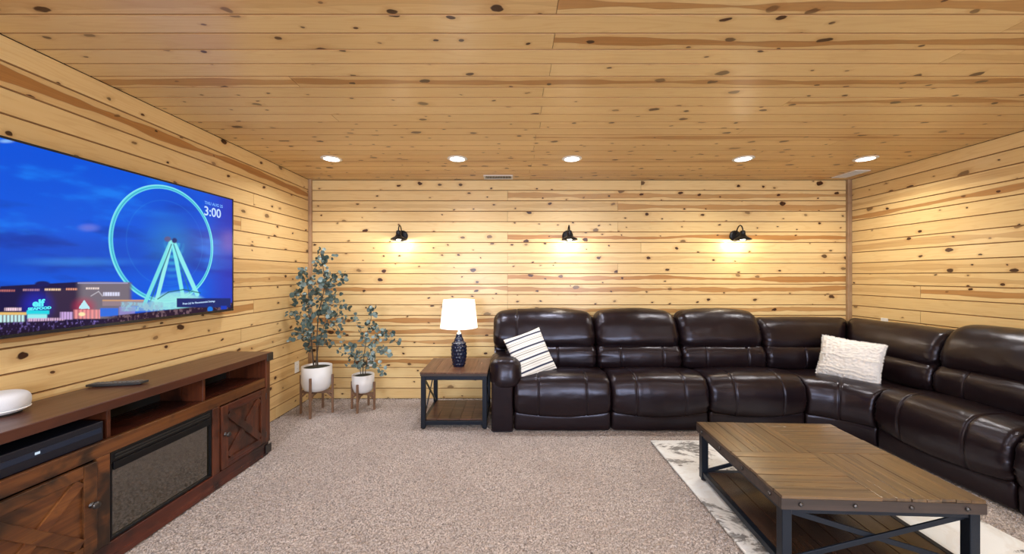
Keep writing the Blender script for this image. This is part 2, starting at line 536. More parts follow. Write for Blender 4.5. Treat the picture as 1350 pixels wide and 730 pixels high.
def vent(name, label, x0, x1, y0, y1, along):
    t = empty(name, label, 'air vent', ((x0+x1)/2, (y0+y1)/2, ZC))
    z = ZC
    f = MB()
    e = 0.018
    f.bx(x0, x1, y0, y0+e, z-.008, z); f.bx(x0, x1, y1-e, y1, z-.008, z)
    f.bx(x0, x0+e, y0+e, y1-e, z-.008, z); f.bx(x1-e, x1, y0+e, y1-e, z-.008, z)
    f.build('frame', M_vent, t, bevel=0.002)
    MB().bx(x0+e, x1-e, y0+e, y1-e, z-.002, z-.0005).build('duct_opening', M_dark, t)
    L = (x1-x0-2*e) if along == 'X' else (y1-y0-2*e)
    n = int(L/0.0165)
    m = None
    for i in range(n):
        c = -L/2 + (i+.5)*L/n
        if m is None:
            mb = MB()
            if along == 'X': mb.box((0, 0, 0), (0.0045, y1-y0-2*e, 0.007))
            else: mb.box((0, 0, 0), (x1-x0-2*e, 0.0045, 0.007))
            o = mb.build('louver', M_vent, t, local=True); m = o.data
        else:
            o = bpy.data.objects.new('louver', m); link(o, t)
        o.location = (c, 0, -0.0055) if along == 'X' else (0, c, -0.0055)
vent('ceiling_vent', 'small louvred supply vent in the ceiling left of centre, at the back wall', -0.305, 0.01, 3.945, 4.095, 'X')
vent('ceiling_register', 'white louvred ceiling register in the back right corner by the last downlight', 3.47, 3.63, 3.76, 4.04, 'Y')

# ------------------------------------------------------------------ outlets
def outlet(label, c, ax):
    t = empty('wall_outlet', label, 'outlet', c)
    n = Vector(ax); s = Vector((0, 0, 1)).cross(n)
    def bb(name, du, dz, wu, wz, d0, d1, mat):
        cc = Vector(c) + n*(d0+d1)/2 + Vector((0, 0, dz)) + s*du
        sz = (abs(n.x)*(d1-d0)+abs(s.x)*wu, abs(n.y)*(d1-d0)+abs(s.y)*wu, wz)
        return MB().box(cc, sz).build(name, mat, t, bevel=0.0015)
    bb('cover_plate', 0, 0, 0.072, 0.116, 0.0, 0.006, M_white)
    for dz in (0.021, -0.021):
        r = bb('socket', 0, dz, 0.034, 0.030, 0.005, 0.008, M_white)
        for du in (-0.006, 0.006): bb('slot', du, dz+0.003, 0.002, 0.009, 0.0075, 0.0083, M_dark)
outlet('white wall outlet low on the left wall beside the tall plant', (XL, 3.90, 0.415), (1, 0, 0))
outlet('white wall outlet on the back wall behind the short plant', (-1.575, YB, 0.42), (0, -1, 0))
outlet('white wall outlet peeking above the sofa corner on the right wall', (XR, 3.76, 0.885), (-1, 0, 0))

# ------------------------------------------------------------------ wall sconces
M_bulb = emis('warm_bulb', (1.0, 0.90, 0.70), 14.0)
def sconce(x, label):
    z = 1.815
    t = empty('wall_sconce', label, 'wall lamp', (x, YB, z), group='gooseneck wall sconces')
    pr = [(0.0, -0.004), (0.058, -0.004), (0.062, 0.0), (0.060, 0.012), (0.045, 0.020), (0.0, 0.024)]
    m = MB().lathe(pr[1:], (0, 0, 0), 32)
    m.v = [(x+v[0], YB-0.004-v[2], z+v[1]) for v in m.v]
    m.f = [tuple(reversed(f)) for f in m.f]
    m.build('wall_plate', M_black, t, smooth=False, bevel=0.002)
    pts = [(x, YB-0.02, z), (x, YB-0.035, z+0.03), (x, YB-0.05, z+0.07), (x, YB-0.075, z+0.097), (x, YB-0.105, z+0.105), (x, YB-0.130, z+0.092), (x, YB-0.145, z+0.065), (x, YB-0.148, z+0.03)]
    MB().tube(pts, 0.0065, 10).build('gooseneck_arm', M_black, t, smooth=True)
    sc = (x, YB-0.148, z)
    MB().lathe([(0.012, 0.045), (0.022, 0.04), (0.026, 0.03), (0.027, -0.005), (0.022, -0.01)], sc, 24).build('socket_cup', M_black, t, smooth=True)
    MB().lathe([(0.026, 0.0), (0.032, -0.010), (0.040, -0.022), (0.062, -0.034), (0.083, -0.046), (0.087, -0.060), (0.084, -0.060), (0.079, -0.048), (0.060, -0.037), (0.038, -0.026), (0.028, -0.012), (0.022, -0.002)], sc, 40, closed=True).build('shade', M_black, t, smooth=True)
    MB().lathe([(0.010, -0.012), (0.020, -0.022), (0.028, -0.038), (0.027, -0.050), (0.018, -0.062), (0.006, -0.067)], sc, 20).build('bulb', M_bulb, t, smooth=True)
    light('sconce_lamp', 'POINT', (0, -0.148, -0.082), SCONCE_POWER, (1.0, 0.88, 0.66), 0.018, parent=t)
sconce(-1.222, 'black gooseneck wall sconce nearest the tall plant on the back wall')
sconce(0.62, 'black gooseneck wall sconce in the middle, above the second sofa seat')
sconce(2.485, 'black gooseneck wall sconce on the right, above the sofa corner')

# ------------------------------------------------------------------ television
EXPO = 2**S.view_settings.exposure
XS = -2.195           # screen plane
TY0, TY1, TZ0, TZ1 = 1.375, 2.925, 1.098, 1.973
def pxy(px, py):      # photo pixel -> point on the screen plane (y, z)
    Y = FPX*(-XS)/(675-px)
    return Y, CH-(py-363.5)/FPX*Y
tv = empty('television', 'large flat wall-mounted television showing a lit ferris wheel at dusk', 'television', (XS, (TY0+TY1)/2, (TZ0+TZ1)/2))
MB().bx(XS-0.040, XS-0.002, TY0, TY1, TZ0, TZ1).build('housing', plain('tv_black', (0.01, 0.01, 0.012), 0.3), tv, bevel=0.003)
bz = MB()
e = 0.010
bz.bx(XS-.002, XS+.003, TY0, TY1, TZ1-e, TZ1); bz.bx(XS-.002, XS+.003, TY0, TY1, TZ0, TZ0+e*1.6)
bz.bx(XS-.002, XS+.003, TY0, TY0+e, TZ0+e*1.6, TZ1-e); bz.bx(XS-.002, XS+.003, TY1-e, TY1, TZ0+e*1.6, TZ1-e)
bz.build('bezel', plain('bezel_black', (0.012, 0.012, 0.016), 0.25), tv)
MB().bx(XL, XS-0.040, 1.9, 2.4, 1.35, 1.75).build('wall_mount', M_black, tv)

def sr(c): return np.array(lin(c))
ny_, nz_ = 640, 300
yy = np.linspace(TY0+e, TY1-e, ny_); zz = np.linspace(TZ0+e*1.6, TZ1-e, nz_)
YY, ZZ = np.meshgrid(yy, zz)
PX = 675 - FPX*(-XS)/YY
PY = 363.5 + (CH-ZZ)*FPX/YY
def vnoise(x, y, seed):
    r = np.random.default_rng(seed).random((64, 64))
    xi = np.floor(x).astype(int); yi = np.floor(y).astype(int)
    fx = x-xi; fy = y-yi
    fx = fx*fx*(3-2*fx); fy = fy*fy*(3-2*fy)
    g = lambda a, b: r[b % 64, a % 64]
    return (g(xi, yi)*(1-fx)+g(xi+1, yi)*fx)*(1-fy)+(g(xi, yi+1)*(1-fx)+g(xi+1, yi+1)*fx)*fy
def fbm(x, y, seed, o=4):
    s = 0; a = 0.5
    for k in range(o): s = s+a*vnoise(x*2**k, y*2**k, seed+k); a *= .5
    return s/(1-2*a+a) if False else s/0.94
def sst(v, a, b):
    t = np.clip((v-a)/(b-a), 0, 1); return t*t*(3-2*t)
img = np.zeros(YY.shape+(3,))
def over(mask, col):
    global img
    m = np.clip(mask, 0, 1)[..., None]
    img = img*(1-m) + (col if isinstance(col, np.ndarray) and col.ndim == 3 else sr(col))*m
def disc(cx, cy, rx, ry, soft=0.3):
    return 1-sst(np.sqrt(((PX-cx)/rx)**2+((PY-cy)/ry)**2), 1-soft, 1+soft*0.3)
def rect(x0, y0, x1, y1, s=0.6):
    return sst(PX, x0-s, x0+s)*(1-sst(PX, x1-s, x1+s))*sst(PY, y0-s, y0+s)*(1-sst(PY, y1-s, y1+s))
def seg(ax, ay, bx, by, wd, soft=0.6):
    dx, dy = bx-ax, by-ay; L2 = dx*dx+dy*dy
    t = np.clip(((PX-ax)*dx+(PY-ay)*dy)/L2, 0, 1)
    d = np.hypot(PX-ax-t*dx, PY-ay-t*dy)
    return 1-sst(d, wd/2-soft, wd/2+soft)
img[:] = sr((0, 88, 224))
over(sst(PY, 300, 200)*0 + (1-sst(PY, 200, 300))*0.35, (0, 70, 210))
cl = fbm((PX+0.8*PY)*0.010+3, (PY-0.12*PX)*0.045, 5)
over(sst(cl, 0.45, 0.72)*sst(PY, 225, 285)*0.75, (4, 48, 160))
over(sst(PY, 300, 330)*(1-sst(PY, 350, 372))*0.35, (6, 48, 165))
cl2 = fbm(PX*0.014+9, (PY-0.1*PX)*0.05+4, 21)
over(sst(cl2, 0.50, 0.8)*0.8, (20, 128, 245))
over(disc(105, 345, 90, 7, 0.9)*0.45, (60, 150, 240))
over(disc(117, 300, 16, 6, 0.9)*0.5, (130, 130, 215))
over(disc(8, 186, 12, 3, 0.9)*0.8, (150, 200, 250))  # reflection of a room light painted into the screen picture
over(sst(PX, 262, 305)*0.75, (48, 44, 178))
over(sst(PX, 285, 303)*(1-sst(np.abs(PY-318), 5, 22))*0.5, (120, 90, 190))
over(disc(232, 300, 50, 60, 0.9)*0.55, (3, 60, 190))
# cyan glow and inner arcs of the wheel
Yc, Zc = pxy(219, 321)
RX, RZ = 0.353, 0.371
rho = np.sqrt(((YY-2.376)/RX)**2+((ZZ-1.571)/RZ)**2)
hy, hz = pxy(226, 319)
rh = np.hypot(YY-hy, ZZ-hz)
over((1-sst(rh, 0.0, 0.26))*0.45*(ZZ < 9), (40, 150, 220))
over((1-sst(np.abs(np.sqrt(((YY-hy+.02)/.26)**2+((ZZ-hz+.01)/.27)**2)-1), 0.0, 0.02))*0.16, (60, 170, 235))
arc = (np.sin(rh*150)*.5+.5)*(1-sst(np.abs(YY-hy-.02), 0.02, 0.09))*(ZZ < hz)*(1-sst(rh, .05, .33))
over(arc*0.55, (70, 205, 235))
over((1-sst(np.abs(rho-0.975), 0.020, 0.034)), (84, 214, 236))
over((1-sst(np.abs(rho-0.995), 0.002, 0.012))*0.6, (170, 250, 245))
over((1-sst(np.abs(rho-0.965), 0.001, 0.008))*0.75, (10, 90, 150))
over((1-sst(np.abs(rho-0.945), 0.004, 0.012))*0.6, (120, 235, 240))
# far buildings
roof = np.where(PX < 105, 377-0.055*PX+ (PX < 0)*2, 371+0.02*np.abs(PX-130))
bl = sst(PY-roof, -0.5, 0.9)*(1-sst(PX, 168, 176))
over(bl, (22, 16, 66))
over(disc(56, 374, 11, 4, 0.3), (14, 20, 90))
over(bl*rect(60, 380, 108, 420)*0.5, (70, 50, 70))
over(bl*sst(PX, 97, 112)*0.95*(PY < 420), (122, 112, 124))
over(seg(103, 373, 168, 373, 1.6), (165, 160, 200))
for x0, x1, y, c in ((0, 20, 383, (190, 110, 110)), (30, 52, 382, (190, 140, 150)), (59, 80, 381.5, (255, 215, 175)), (87, 102, 381, (240, 160, 130)), (113, 131, 380, (240, 220, 215))):
    over(rect(x0, y-1.3, x1, y+1.3)*(0.45+0.55*(np.sin(PX*2.1+x0) > -0.2)), c)
over(rect(136, 385, 158, 390, 0.8)*(0.6+0.4*(np.sin(PX*1.9) > 0)), (225, 225, 250))
over(rect(135, 395, 190, 397), (210, 160, 120))
over(rect(135, 397, 190, 403), (150, 130, 140))
over(seg(120, 390, 130, 384, 1.0)+seg(130, 384, 135, 390, 1.0), (200, 195, 205))
# stalls, crowd, signs
over(disc(48, 402, 24, 22, 0.9)*0.8, (30, 40, 190))
over(rect(6, 405.5, 28, 409.5, 0.7)*(0.4+0.6*(np.sin(PX*2.3) > -.3)), (255, 220, 235))
over(rect(-90, 411.5, 33, 424, .6), (90, 60, 70))
over(rect(-90, 411.5, 35, 415, .8), (235, 190, 110))
over(rect(-90, 415, 33, 425, .8)*(0.25+0.75*(np.sin(PX*1.3) > -.1)), (195, 235, 235))
over(rect(35, 409, 65, 414, .8), (30, 215, 230))
over(rect(36, 414, 62, 420, 1.2), (150, 240, 240))
over(rect(36, 419, 85, 424, 1.0)*(0.4+0.6*(np.sin(PX*2.0) > 0)), (225, 185, 215))
over(disc(111, 404, 17, 13, 0.9)*0.75, (190, 40, 80))
tri = np.clip((PY-395)/10, 0, 1)*7
over((np.abs(PX-111) < tri)*(PY < 407)*1.0, (190, 235, 245))
over(rect(97, 408, 132, 420, .7)*(0.5+0.5*(np.sin(PX*1.2) > -.2)), (240, 150, 150))
over(disc(108, 414, 5, 3, .4), (255, 235, 180))
over(rect(79, 411, 96, 421, .7)*(0.55+0.45*(np.sin(PX*1.7) > 0)), (205, 170, 225))
over(rect(132, 406, 156, 417, .8), (50, 110, 225))
over(rect(157, 404, 178, 416, .8)*0.8, (150, 140, 210))
spk = fbm(PX*0.45, PY*0.30, 44)
gl = sst(PY+0.035*PX, 424, 426)
over(gl, (30, 16, 52))
over(gl*sst(spk, .58, .75)*.75, (130, 110, 190))
over(sst(PY+0.06*PX, 432, 440)*0.7, (22, 8, 26))
# wheel legs and bright base building over the skyline
for a, b, wd, c in (((225, 319), (190, 402), 5, (120, 226, 232)), ((226, 319), (205, 402), 5, (150, 236, 238)), ((228, 319), (241, 390), 5, (130, 236, 240)), ((229, 319), (260, 388), 5.5, (140, 236, 240)), ((226, 322), (198, 398), 1.3, (30, 110, 130)), ((229, 322), (250, 386), 1.3, (30, 120, 160))):
    over(seg(a[0], a[1], b[0], b[1], wd), c)
over(disc(221, 315, 5, 4, .4), (90, 90, 140)); over(disc(230, 317, 4, 4, .4), (30, 40, 110))
over(disc(234, 402, 40, 19, .25)*(PY < 408)*(0.7+0.3*fbm(PX*.3, PY*.6, 8)), (158, 236, 232))
over(seg(208, 394, 222, 385, 1.2)+seg(222, 385, 242, 381.5, 1.2)+seg(242, 381.5, 264, 386, 1.2), (20, 90, 100))
over(rect(160, 398, 215, 410, 1.5)*(0.5+0.5*(spk > .5)), (150, 195, 215))
g2 = sst(PY+0.11*PX, 431.5, 433.5)*sst(PX, 130, 160)
over(g2, (40, 20, 45)); over(g2*sst(spk, .55, .7)*.6, (140, 110, 120))
over(rect(233, 393, 304, 405, .5), (24, 40, 110))
over(disc(277, 407.5, 4, 4, .3), (20, 120, 225)); over(rect(291, 403, 299, 408, 1), (20, 60, 190))
img = np.clip(img, 0, 1)
def screen_mat():
    t = NT('screen_picture')
    a = t.node('ShaderNodeVertexColor'); a.layer_name = 'Col'
    t.b.inputs['Base Color'].default_value = (0.004, 0.004, 0.006, 1)
    t.b.inputs['Roughness'].default_value = 0.30
    t.b.inputs['Specular IOR Level'].default_value = 0.10
    t.l.new(a.outputs[0], t.b.inputs['Emission Color'])
    t.b.inputs['Emission Strength'].default_value = 1.0/EXPO
    return t.m
M_screen = screen_mat()
scr = grid_obj('screen', np.full(YY.shape, 0.0), YY-tv.location.y, ZZ-tv.location.z, M_screen, tv)
att = scr.data.color_attributes.new('Col', 'FLOAT_COLOR', 'POINT')
att.data.foreach_set('color', np.concatenate([img, np.ones(YY.shape+(1,))], -1).reshape(-1).astype(np.float32))

def text_mesh(name, s, size, mat, parent, M, align='LEFT', bold=0.0, squash=1.0, extrude=0.0004):
    cu = bpy.data.curves.new(name, 'FONT'); cu.body = s; cu.size = size; cu.align_x = align
    cu.extrude = extrude; cu.offset = bold; cu.resolution_u = 3
    tmp = bpy.data.objects.new('tmp', cu); COL.objects.link(tmp)
    bpy.context.view_layer.update()
    me = bpy.data.meshes.new_from_object(tmp.evaluated_get(bpy.context.evaluated_depsgraph_get()))
    bpy.data.objects.remove(tmp, do_unlink=True); bpy.data.curves.remove(cu)
    me.name = name
    me.transform(Matrix.Diagonal((squash, 1, 1, 1)))
    me.materials.clear(); me.materials.append(mat)
    o = bpy.data.objects.new(name, me); link(o, parent); o.matrix_local = M
    return o
def tvm(px, py, dx=0.0012):
    Y, Z = pxy(px, py)
    M = Matrix(((0, 0, 1), (1, 0, 0), (0, 1, 0))).to_4x4()   # text x -> +Y, text y -> +Z, normal -> +X
    M.translation = (dx, Y-tv.location.y, Z-tv.location.z)
    return M
M_tw = emis('screen_text_white', lin((190, 220, 255)), 1.0/EXPO)
M_td = emis('screen_text_blue', lin((110, 175, 250)), 1.0/EXPO)
M_tc = emis('screen_sign_cyan', lin((90, 240, 250)), 1.0/EXPO)
text_mesh('clock_text', '3:00', 0.093, M_tw, tv, tvm(268.5, 283), bold=0.0012, squash=0.98)
text_mesh('date_text', 'THU AUG 25', 0.030, M_td, tv, tvm(269.5, 268.5), bold=0.0004, squash=0.98)
text_mesh('notice_text', 'Press (o) for Recommended Settings', 0.0185, M_tw, tv, tvm(240.5, 401.5), bold=0.0002, squash=0.98)
text_mesh('sign_text', 'elf', 0.044, M_tc, tv, tvm(42.5, 404), bold=0.002)
text_mesh('sign_text', 'SEAFOOD', 0.0165, M_tc, tv, tvm(36.5, 409), bold=0.001, squash=1.15)

# ------------------------------------------------------------------ media console
CB = stained('console_walnut', (0.105, 0.026, 0.014), (0.055, 0.014, 0.009), (0.014, 0.007, 0.007), 0.28, 'Y', 0.9)
CBZ = stained('console_walnut_upright', (0.125, 0.034, 0.013), (0.060, 0.016, 0.008), (0.014, 0.007, 0.006), 0.30, 'Z', 0.9)
CBT = stained('console_top_walnut', (0.105, 0.036, 0.020), (0.088, 0.029, 0.017), (0.055, 0.019, 0.012), 0.30, 'Y', 0.5, 0.02)
RUST = stained('console_amber_walnut', (0.185, 0.070, 0.020), (0.090, 0.030, 0.011), (0.016, 0.010, 0.007), 0.30, 'Y', 0.95)
H = 0.785; LC = 1.65; DC = 0.345
# local frame: x = depth (0 back .. DC front), y = 0 far end .. -LC near end
con = empty('media_console', 'long dark walnut media console with crossed doors and electric fireplace under the television', 'media console', (-2.195, 2.885, 0.0), R(-2.0))
def cpart(name, mat, *bxs, bevel=0.003, par=None):
    m = MB()
    for b in bxs: m.bx(*b)
    return m.build(name, mat, par or con, bevel=bevel, local=True)
fr = DC-0.018      # body front
cpart('top', CBT, (0, DC, -LC, 0, H-0.045, H))
cpart('back_panel', CB, (0.005, 0.015, -LC+0.04, -0.04, 0.06, H-0.045))
cpart('base_rail', CB, (0.02, fr, -LC+0.02, -0.02, 0.005, 0.105))
for ya, yb in ((-0.055, -0.012), (-LC+0.012, -LC+0.055)):
    cpart('side_panel', CBZ, (0.015, fr-0.045, ya+0.008, yb-0.008, 0.105, H-0.045))
    cpart('corner_post', CBZ, (fr-0.045, fr+0.006, ya, yb, 0.105, H-0.045))
    cpart('corner_post', CBZ, (0.0, 0.045, ya, yb, 0.105, H-0.045))
cpart('shelf_board', CB, (0.015, fr-0.02, -LC+0.05, -0.05, 0.575, 0.592))
cpart('front_rail', RUST, (fr-0.02, fr, -LC+0.055, -0.055, 0.530, 0.597))
sty = [(-0.53, -0.475), (-1.165, -1.11)]
for a, b in sty:
    cpart('stile', RUST if a < -1 else CBZ, (fr-0.02, fr, a, b, 0.105, 0.530))
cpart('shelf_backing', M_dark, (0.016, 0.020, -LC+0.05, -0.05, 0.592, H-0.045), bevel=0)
for yd in (-0.56, -1.09):
    cpart('shelf_divider', CBZ, (0.02, fr-0.03, yd-0.009, yd+0.009, 0.592, H-0.045))
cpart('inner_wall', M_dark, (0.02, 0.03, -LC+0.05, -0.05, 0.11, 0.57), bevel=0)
# doors
def door(y0, y1, matf, matp, knob_y, hinge_y):
    z0, z1 = 0.112, 0.522
    d = cpart('door', matp, (fr-0.010, fr-0.002, y0, y1, z0, z1), bevel=0.001)
    s = 0.052
    for ya, yb in ((y0, y0+s), (y1-s, y1)):
        MB().bx(fr-0.004, fr+0.010, ya, yb, z0, z1).build('door_stile', matf, d, bevel=0.003, local=True)
    for za, zb in ((z0, z0+s), (z1-s, z1)):
        MB().bx(fr-0.004, fr+0.0095, y0+s, y1-s, za, zb).build('door_rail', RUST if matf is RUST else CB, d, bevel=0.003, local=True)
    a = (y0+s, z0+s); b = (y1-s, z1-s); 
    MB().bar((fr+0.002, a[0]+.01, a[1]+.012), (fr+0.002, b[0]-.01, b[1]-.012), 0.046, 0.010, up=(1, 0, 0)).build('cross_brace', matp, d, bevel=0.0015, local=True)
    MB().bar((fr+0.0042, a[0]+.01, b[1]-.012), (fr+0.0042, b[0]-.01, a[1]+.012), 0.046, 0.0125, up=(1, 0, 0)).build('cross_brace', matp, d, bevel=0.0015, local=True)
    k = MB().lathe([(0.012, 0.0), (0.013, 0.003), (0.006, 0.006), (0.006, 0.016), (0.015, 0.020), (0.017, 0.025), (0.014, 0.031), (0.004, 0.033)], (0, 0, 0), 16)
    k.v = [(fr+0.010+v[2], knob_y+v[0], 0.335+v[1]) for v in k.v]
    k.build('knob', M_iron, d, smooth=True, local=True)
    for hz in (0.17, 0.46):
        MB().tube([(fr+0.008, hinge_y, hz-0.022), (fr+0.008, hinge_y, hz+0.022)], 0.005, 8).build('hinge', M_iron, d, local=True)
door(-0.470, -0.060, CBZ, CBZ, -0.445, -0.060)
door(-LC+0.060, -1.170, RUST, RUST, -1.195, -LC+0.060)
# fireplace insert
fa, fb = -1.108, -0.532
ff = cpart('fireplace_frame', M_black, (fr-0.03, fr-0.002, fa, fb, 0.478, 0.528), (fr-0.03, fr-0.004, fa, fb, 0.110, 0.122), (fr-0.03, fr-0.004, fa, fa+0.012, 0.122, 0.478), (fr-0.03, fr-0.004, fb-0.012, fb, 0.122, 0.478))
cpart('vent_grille', M_dark, (fr-0.004, fr+0.001, fa+0.02, fb-0.02, 0.492, 0.500), (fr-0.004, fr+0.001, fa+0.02, fb-0.02, 0.506, 0.514), bevel=0, par=ff)
cpart('top_visor', M_black, (fr-0.006, fr+0.003, fa+0.012, fb-0.012, 0.440, 0.478), bevel=0.002, par=ff)
gt = NT('fireplace_glass'); gt.p(Base_Color=(0.020, 0.016, 0.008, 1), Roughness=0.05, Specular_IOR_Level=0.9)
gt.b.inputs['IOR'].default_value = 1.9
cpart('glass', gt.m, (fr-0.022, fr-0.016, fa+0.012, fb-0.012, 0.122, 0.44), bevel=0)
# iron corner brackets
for ya, yb in ((-0.062, 0.0), (-LC, -LC+0.062)):
    end = 0.0 if yb == 0.0 else -LC
    for z0, z1 in ((H-0.062, H-0.003), (0.02, 0.085)):
        xo = DC if z0 > 0.5 else fr+0.006
        cpart('corner_bracket', M_iron, (xo-0.002, xo+0.003, ya, yb, z0, z1), bevel=0.001)
    sgn = 1 if end == 0.0 else -1
    b = cpart('corner_bracket', M_iron, (DC-0.055, DC+0.003, min(end, end+sgn*.003), max(end, end+sgn*.003), H-0.062, H-0.003), bevel=0.001)

def on_console(x, y, z=H):
    M = Matrix.Translation(con.location) @ Matrix.Rotation(con.rotation_euler.z, 4, 'Z')
    return M @ Vector((x, y, z))
# remote control
c = on_console(0.115, -0.89)
rm = empty('remote_control', 'slim dark remote control lying on the console top', 'remote', c, R(13))
M_rem = plain('remote_body', (0.035, 0.034, 0.035), 0.35)
m = MB().add([(-.125, -.024, .004), (.115, -.024, .004), (.125, .024, .004), (-.115, .024, .004),
              (-.125, -.024, .016), (.115, -.024, .016), (.125, .024, .016), (-.115, .024, .016)],
             [(0, 3, 2, 1), (4, 5, 6, 7), (0, 1, 5, 4), (1, 2, 6, 5), (2, 3, 7, 6), (3, 0, 4, 7)])
m.box((0, 0, .002), (.20, .036, .004))
m.build('body', M_rem, rm, bevel=0.003, local=True)
M_btn = plain('remote_button', (0.16, 0.155, 0.15), 0.4)
bm_ = None
for i in range(11):
    for j in (-1, 0, 1):
        if i in (4,) and j == 0: continue
        if bm_ is None:
            o = MB().box((0, 0, 0), (0.011, 0.008, 0.003)).build('button', M_btn, rm, local=True); bm_ = o.data
        else: o = bpy.data.objects.new('button', bm_); link(o, rm)
        o.location = (-0.098+i*0.0195, j*0.013, 0.0172)
# smart speaker
c = (-2.166, 1.57, H+0.0005)
sp = empty('smart_speaker', 'white rounded fabric speaker at the near end of the console', 'speaker', c)
pr = []
for k in range(25):
    a = -PI/2 + PI*k/24
    sgx = abs(math.cos(a))**0.42; sgz = math.copysign(abs(math.sin(a))**0.80, math.sin(a))
    pr.append((max(0.001, 0.085*sgx), 0.047+0.045*sgz))
MB().lathe(pr, (0, 0, 0), 40).build('body', plain('pale_speaker_fabric', (0.66, 0.68, 0.72), 0.8, bump=0.3, bscale=500), sp, smooth=True, local=True)
MB().lathe([(0.060, 0.0), (0.060, 0.003)], (0, 0, 0), 32).build('base_foot', M_dark, sp, local=True)
MB().lathe([(0.0845, 0.020), (0.0852, 0.0215), (0.0845, 0.023)], (0, 0, 0), 40).build('seam_ring', M_white, sp, local=True)
# media box on the shelf
c = on_console(0.20, -1.33, 0.592)
mbx = empty('media_player', 'black media player box in the open shelf of the console', 'media player', c, con.rotation_euler.z)
M_mp = plain('player_shell', (0.004, 0.006, 0.016), 0.5)
MB().box((0, 0, 0.050), (0.21, 0.42, 0.090)).build('shell', M_mp, mbx, bevel=0.004, local=True)
MB().box((0.106, 0, 0.055), (0.004, 0.40, 0.024)).build('front_panel', plain('player_front', (0.012, 0.022, 0.050), 0.3), mbx, bevel=0.001, local=True)
for q in (-0.03, ): MB().box((0.1085, q, 0.056), (0.001, 0.016, 0.010)).build('status_light', emis('player_display', (0.7, 0.85, 1.0), 0.9), mbx, local=True)
for a, b in ((-.08, -.18), (-.08, .18), (.08, -.18), (.08, .18)):
    MB().tube([(a, b, 0), (a, b, 0.005)], 0.012, 10).build('rubber_foot', M_dark, mbx, local=True)

# ------------------------------------------------------------------ sectional sofa
def catmull(pts, sub, closed=True):
    P = [np.array(p, float) for p in pts]; n = len(P); out = []
    for i in range(n):
        p0, p1, p2, p3 = P[(i-1) % n], P[i], P[(i+1) % n], P[(i+2) % n]
        for k in range(sub):
            t = k/sub
            out.append(0.5*((2*p1)+(-p0+p2)*t+(2*p0-5*p1+4*p2-p3)*t*t+(-p0+3*p1-3*p2+p3)*t**3))
    return np.array(out)

def cushion(name, prof, x0, x1, fn, parent, r=0.05, crown=0.0, seams=(), sub=5, step=0.022, lift=None,
            mitre=(None, None), wr=0.004, gather=0.006, mat=None, seed=0, zup=0.0):
    """soft loft: side profile (depth, height) swept along the width, ends rounded by r"""
    pr = catmull(prof, sub)
    cen = pr.mean(axis=0)
    L = x1-x0
    ds = [r*(1-math.cos(a)) for a in np.linspace(0, PI/2, 7)]
    mid = list(np.linspace(r, L-r, max(4, int((L-2*r)/step))))
    xsn = ds[:-1] + mid + [L-d for d in reversed(ds[:-1])]
    for s in seams:
        for d in (-0.009, -0.004, 0, 0.004, 0.009): xsn.append(s+d)
    xsn = sorted(xsn)
    m = len(pr)
    vs = []
    for X in xsn:
        d = min(X, L-X)
        inset = 0.0
        if d < r: inset = r - math.sqrt(max(0, r*r-(r-d)**2))
        for s in seams: inset += 0.0065*math.exp(-((X-s)/0.0048)**2) - 0.002*math.exp(-((abs(X-s)-.016)/0.01)**2)
        u = 2*X/L-1
        cr = crown*(1-u*u)
        g = gather*math.exp(-d/0.06)
        for j, p in enumerate(pr):
            q = p-cen; ln = np.linalg.norm(q)+1e-6
            nz = noise.noise(Vector((X*4+seed*7, p[0]*5, p[1]*5)))*wr + noise.noise(Vector((X*11+seed*3, p[0]*13, p[1]*13)))*wr*0.5
            gz = g*math.sin(j*1.9+math.sin(j)*2+seed)
            k = max(0.02, (ln - inset*1.0 + cr + nz + gz)/ln)
            y, z = cen + q*k
            if zup: z += zup*(1-u*u)*max(0, (p[1]-cen[1]))/0.2
            if lift: z += lift(u, y, z)
            XX = X
            if mitre[0] is not None and u < 0: XX = X + mitre[0]*(y-0.40)*(1-X/(L/2))
            if mitre[1] is not None and u > 0: XX = X + mitre[1]*(y-0.40)*((X-L/2)/(L/2))
            vs.append(fn(x0+XX, y, z))
    fs = []
    n = len(xsn)
    for i in range(n-1):
        for j in range(m):
            j2 = (j+1) % m
            fs.append((i*m+j, i*m+j2, (i+1)*m+j2, (i+1)*m+j))
    # caps
    for i in (0, n-1):
        c = Vector((0, 0, 0))
        for j in range(m): c += Vector(vs[i*m+j])
        vs.append(tuple(c/m)); ci = len(vs)-1
        for j in range(m):
            j2 = (j+1) % m
            fs.append((ci, i*m+j2, i*m+j) if i == 0 else (ci, i*m+j, i*m+j2))
    mb = MB(); mb.v = [tuple(v) for v in vs]; mb.f = fs
    o = mb.build(name, mat or M_leather, parent, smooth=True)
    import bmesh
    bm = bmesh.new(); bm.from_mesh(o.data); bmesh.ops.recalc_face_normals(bm, faces=bm.faces); bm.to_mesh(o.data); bm.free()
    return o

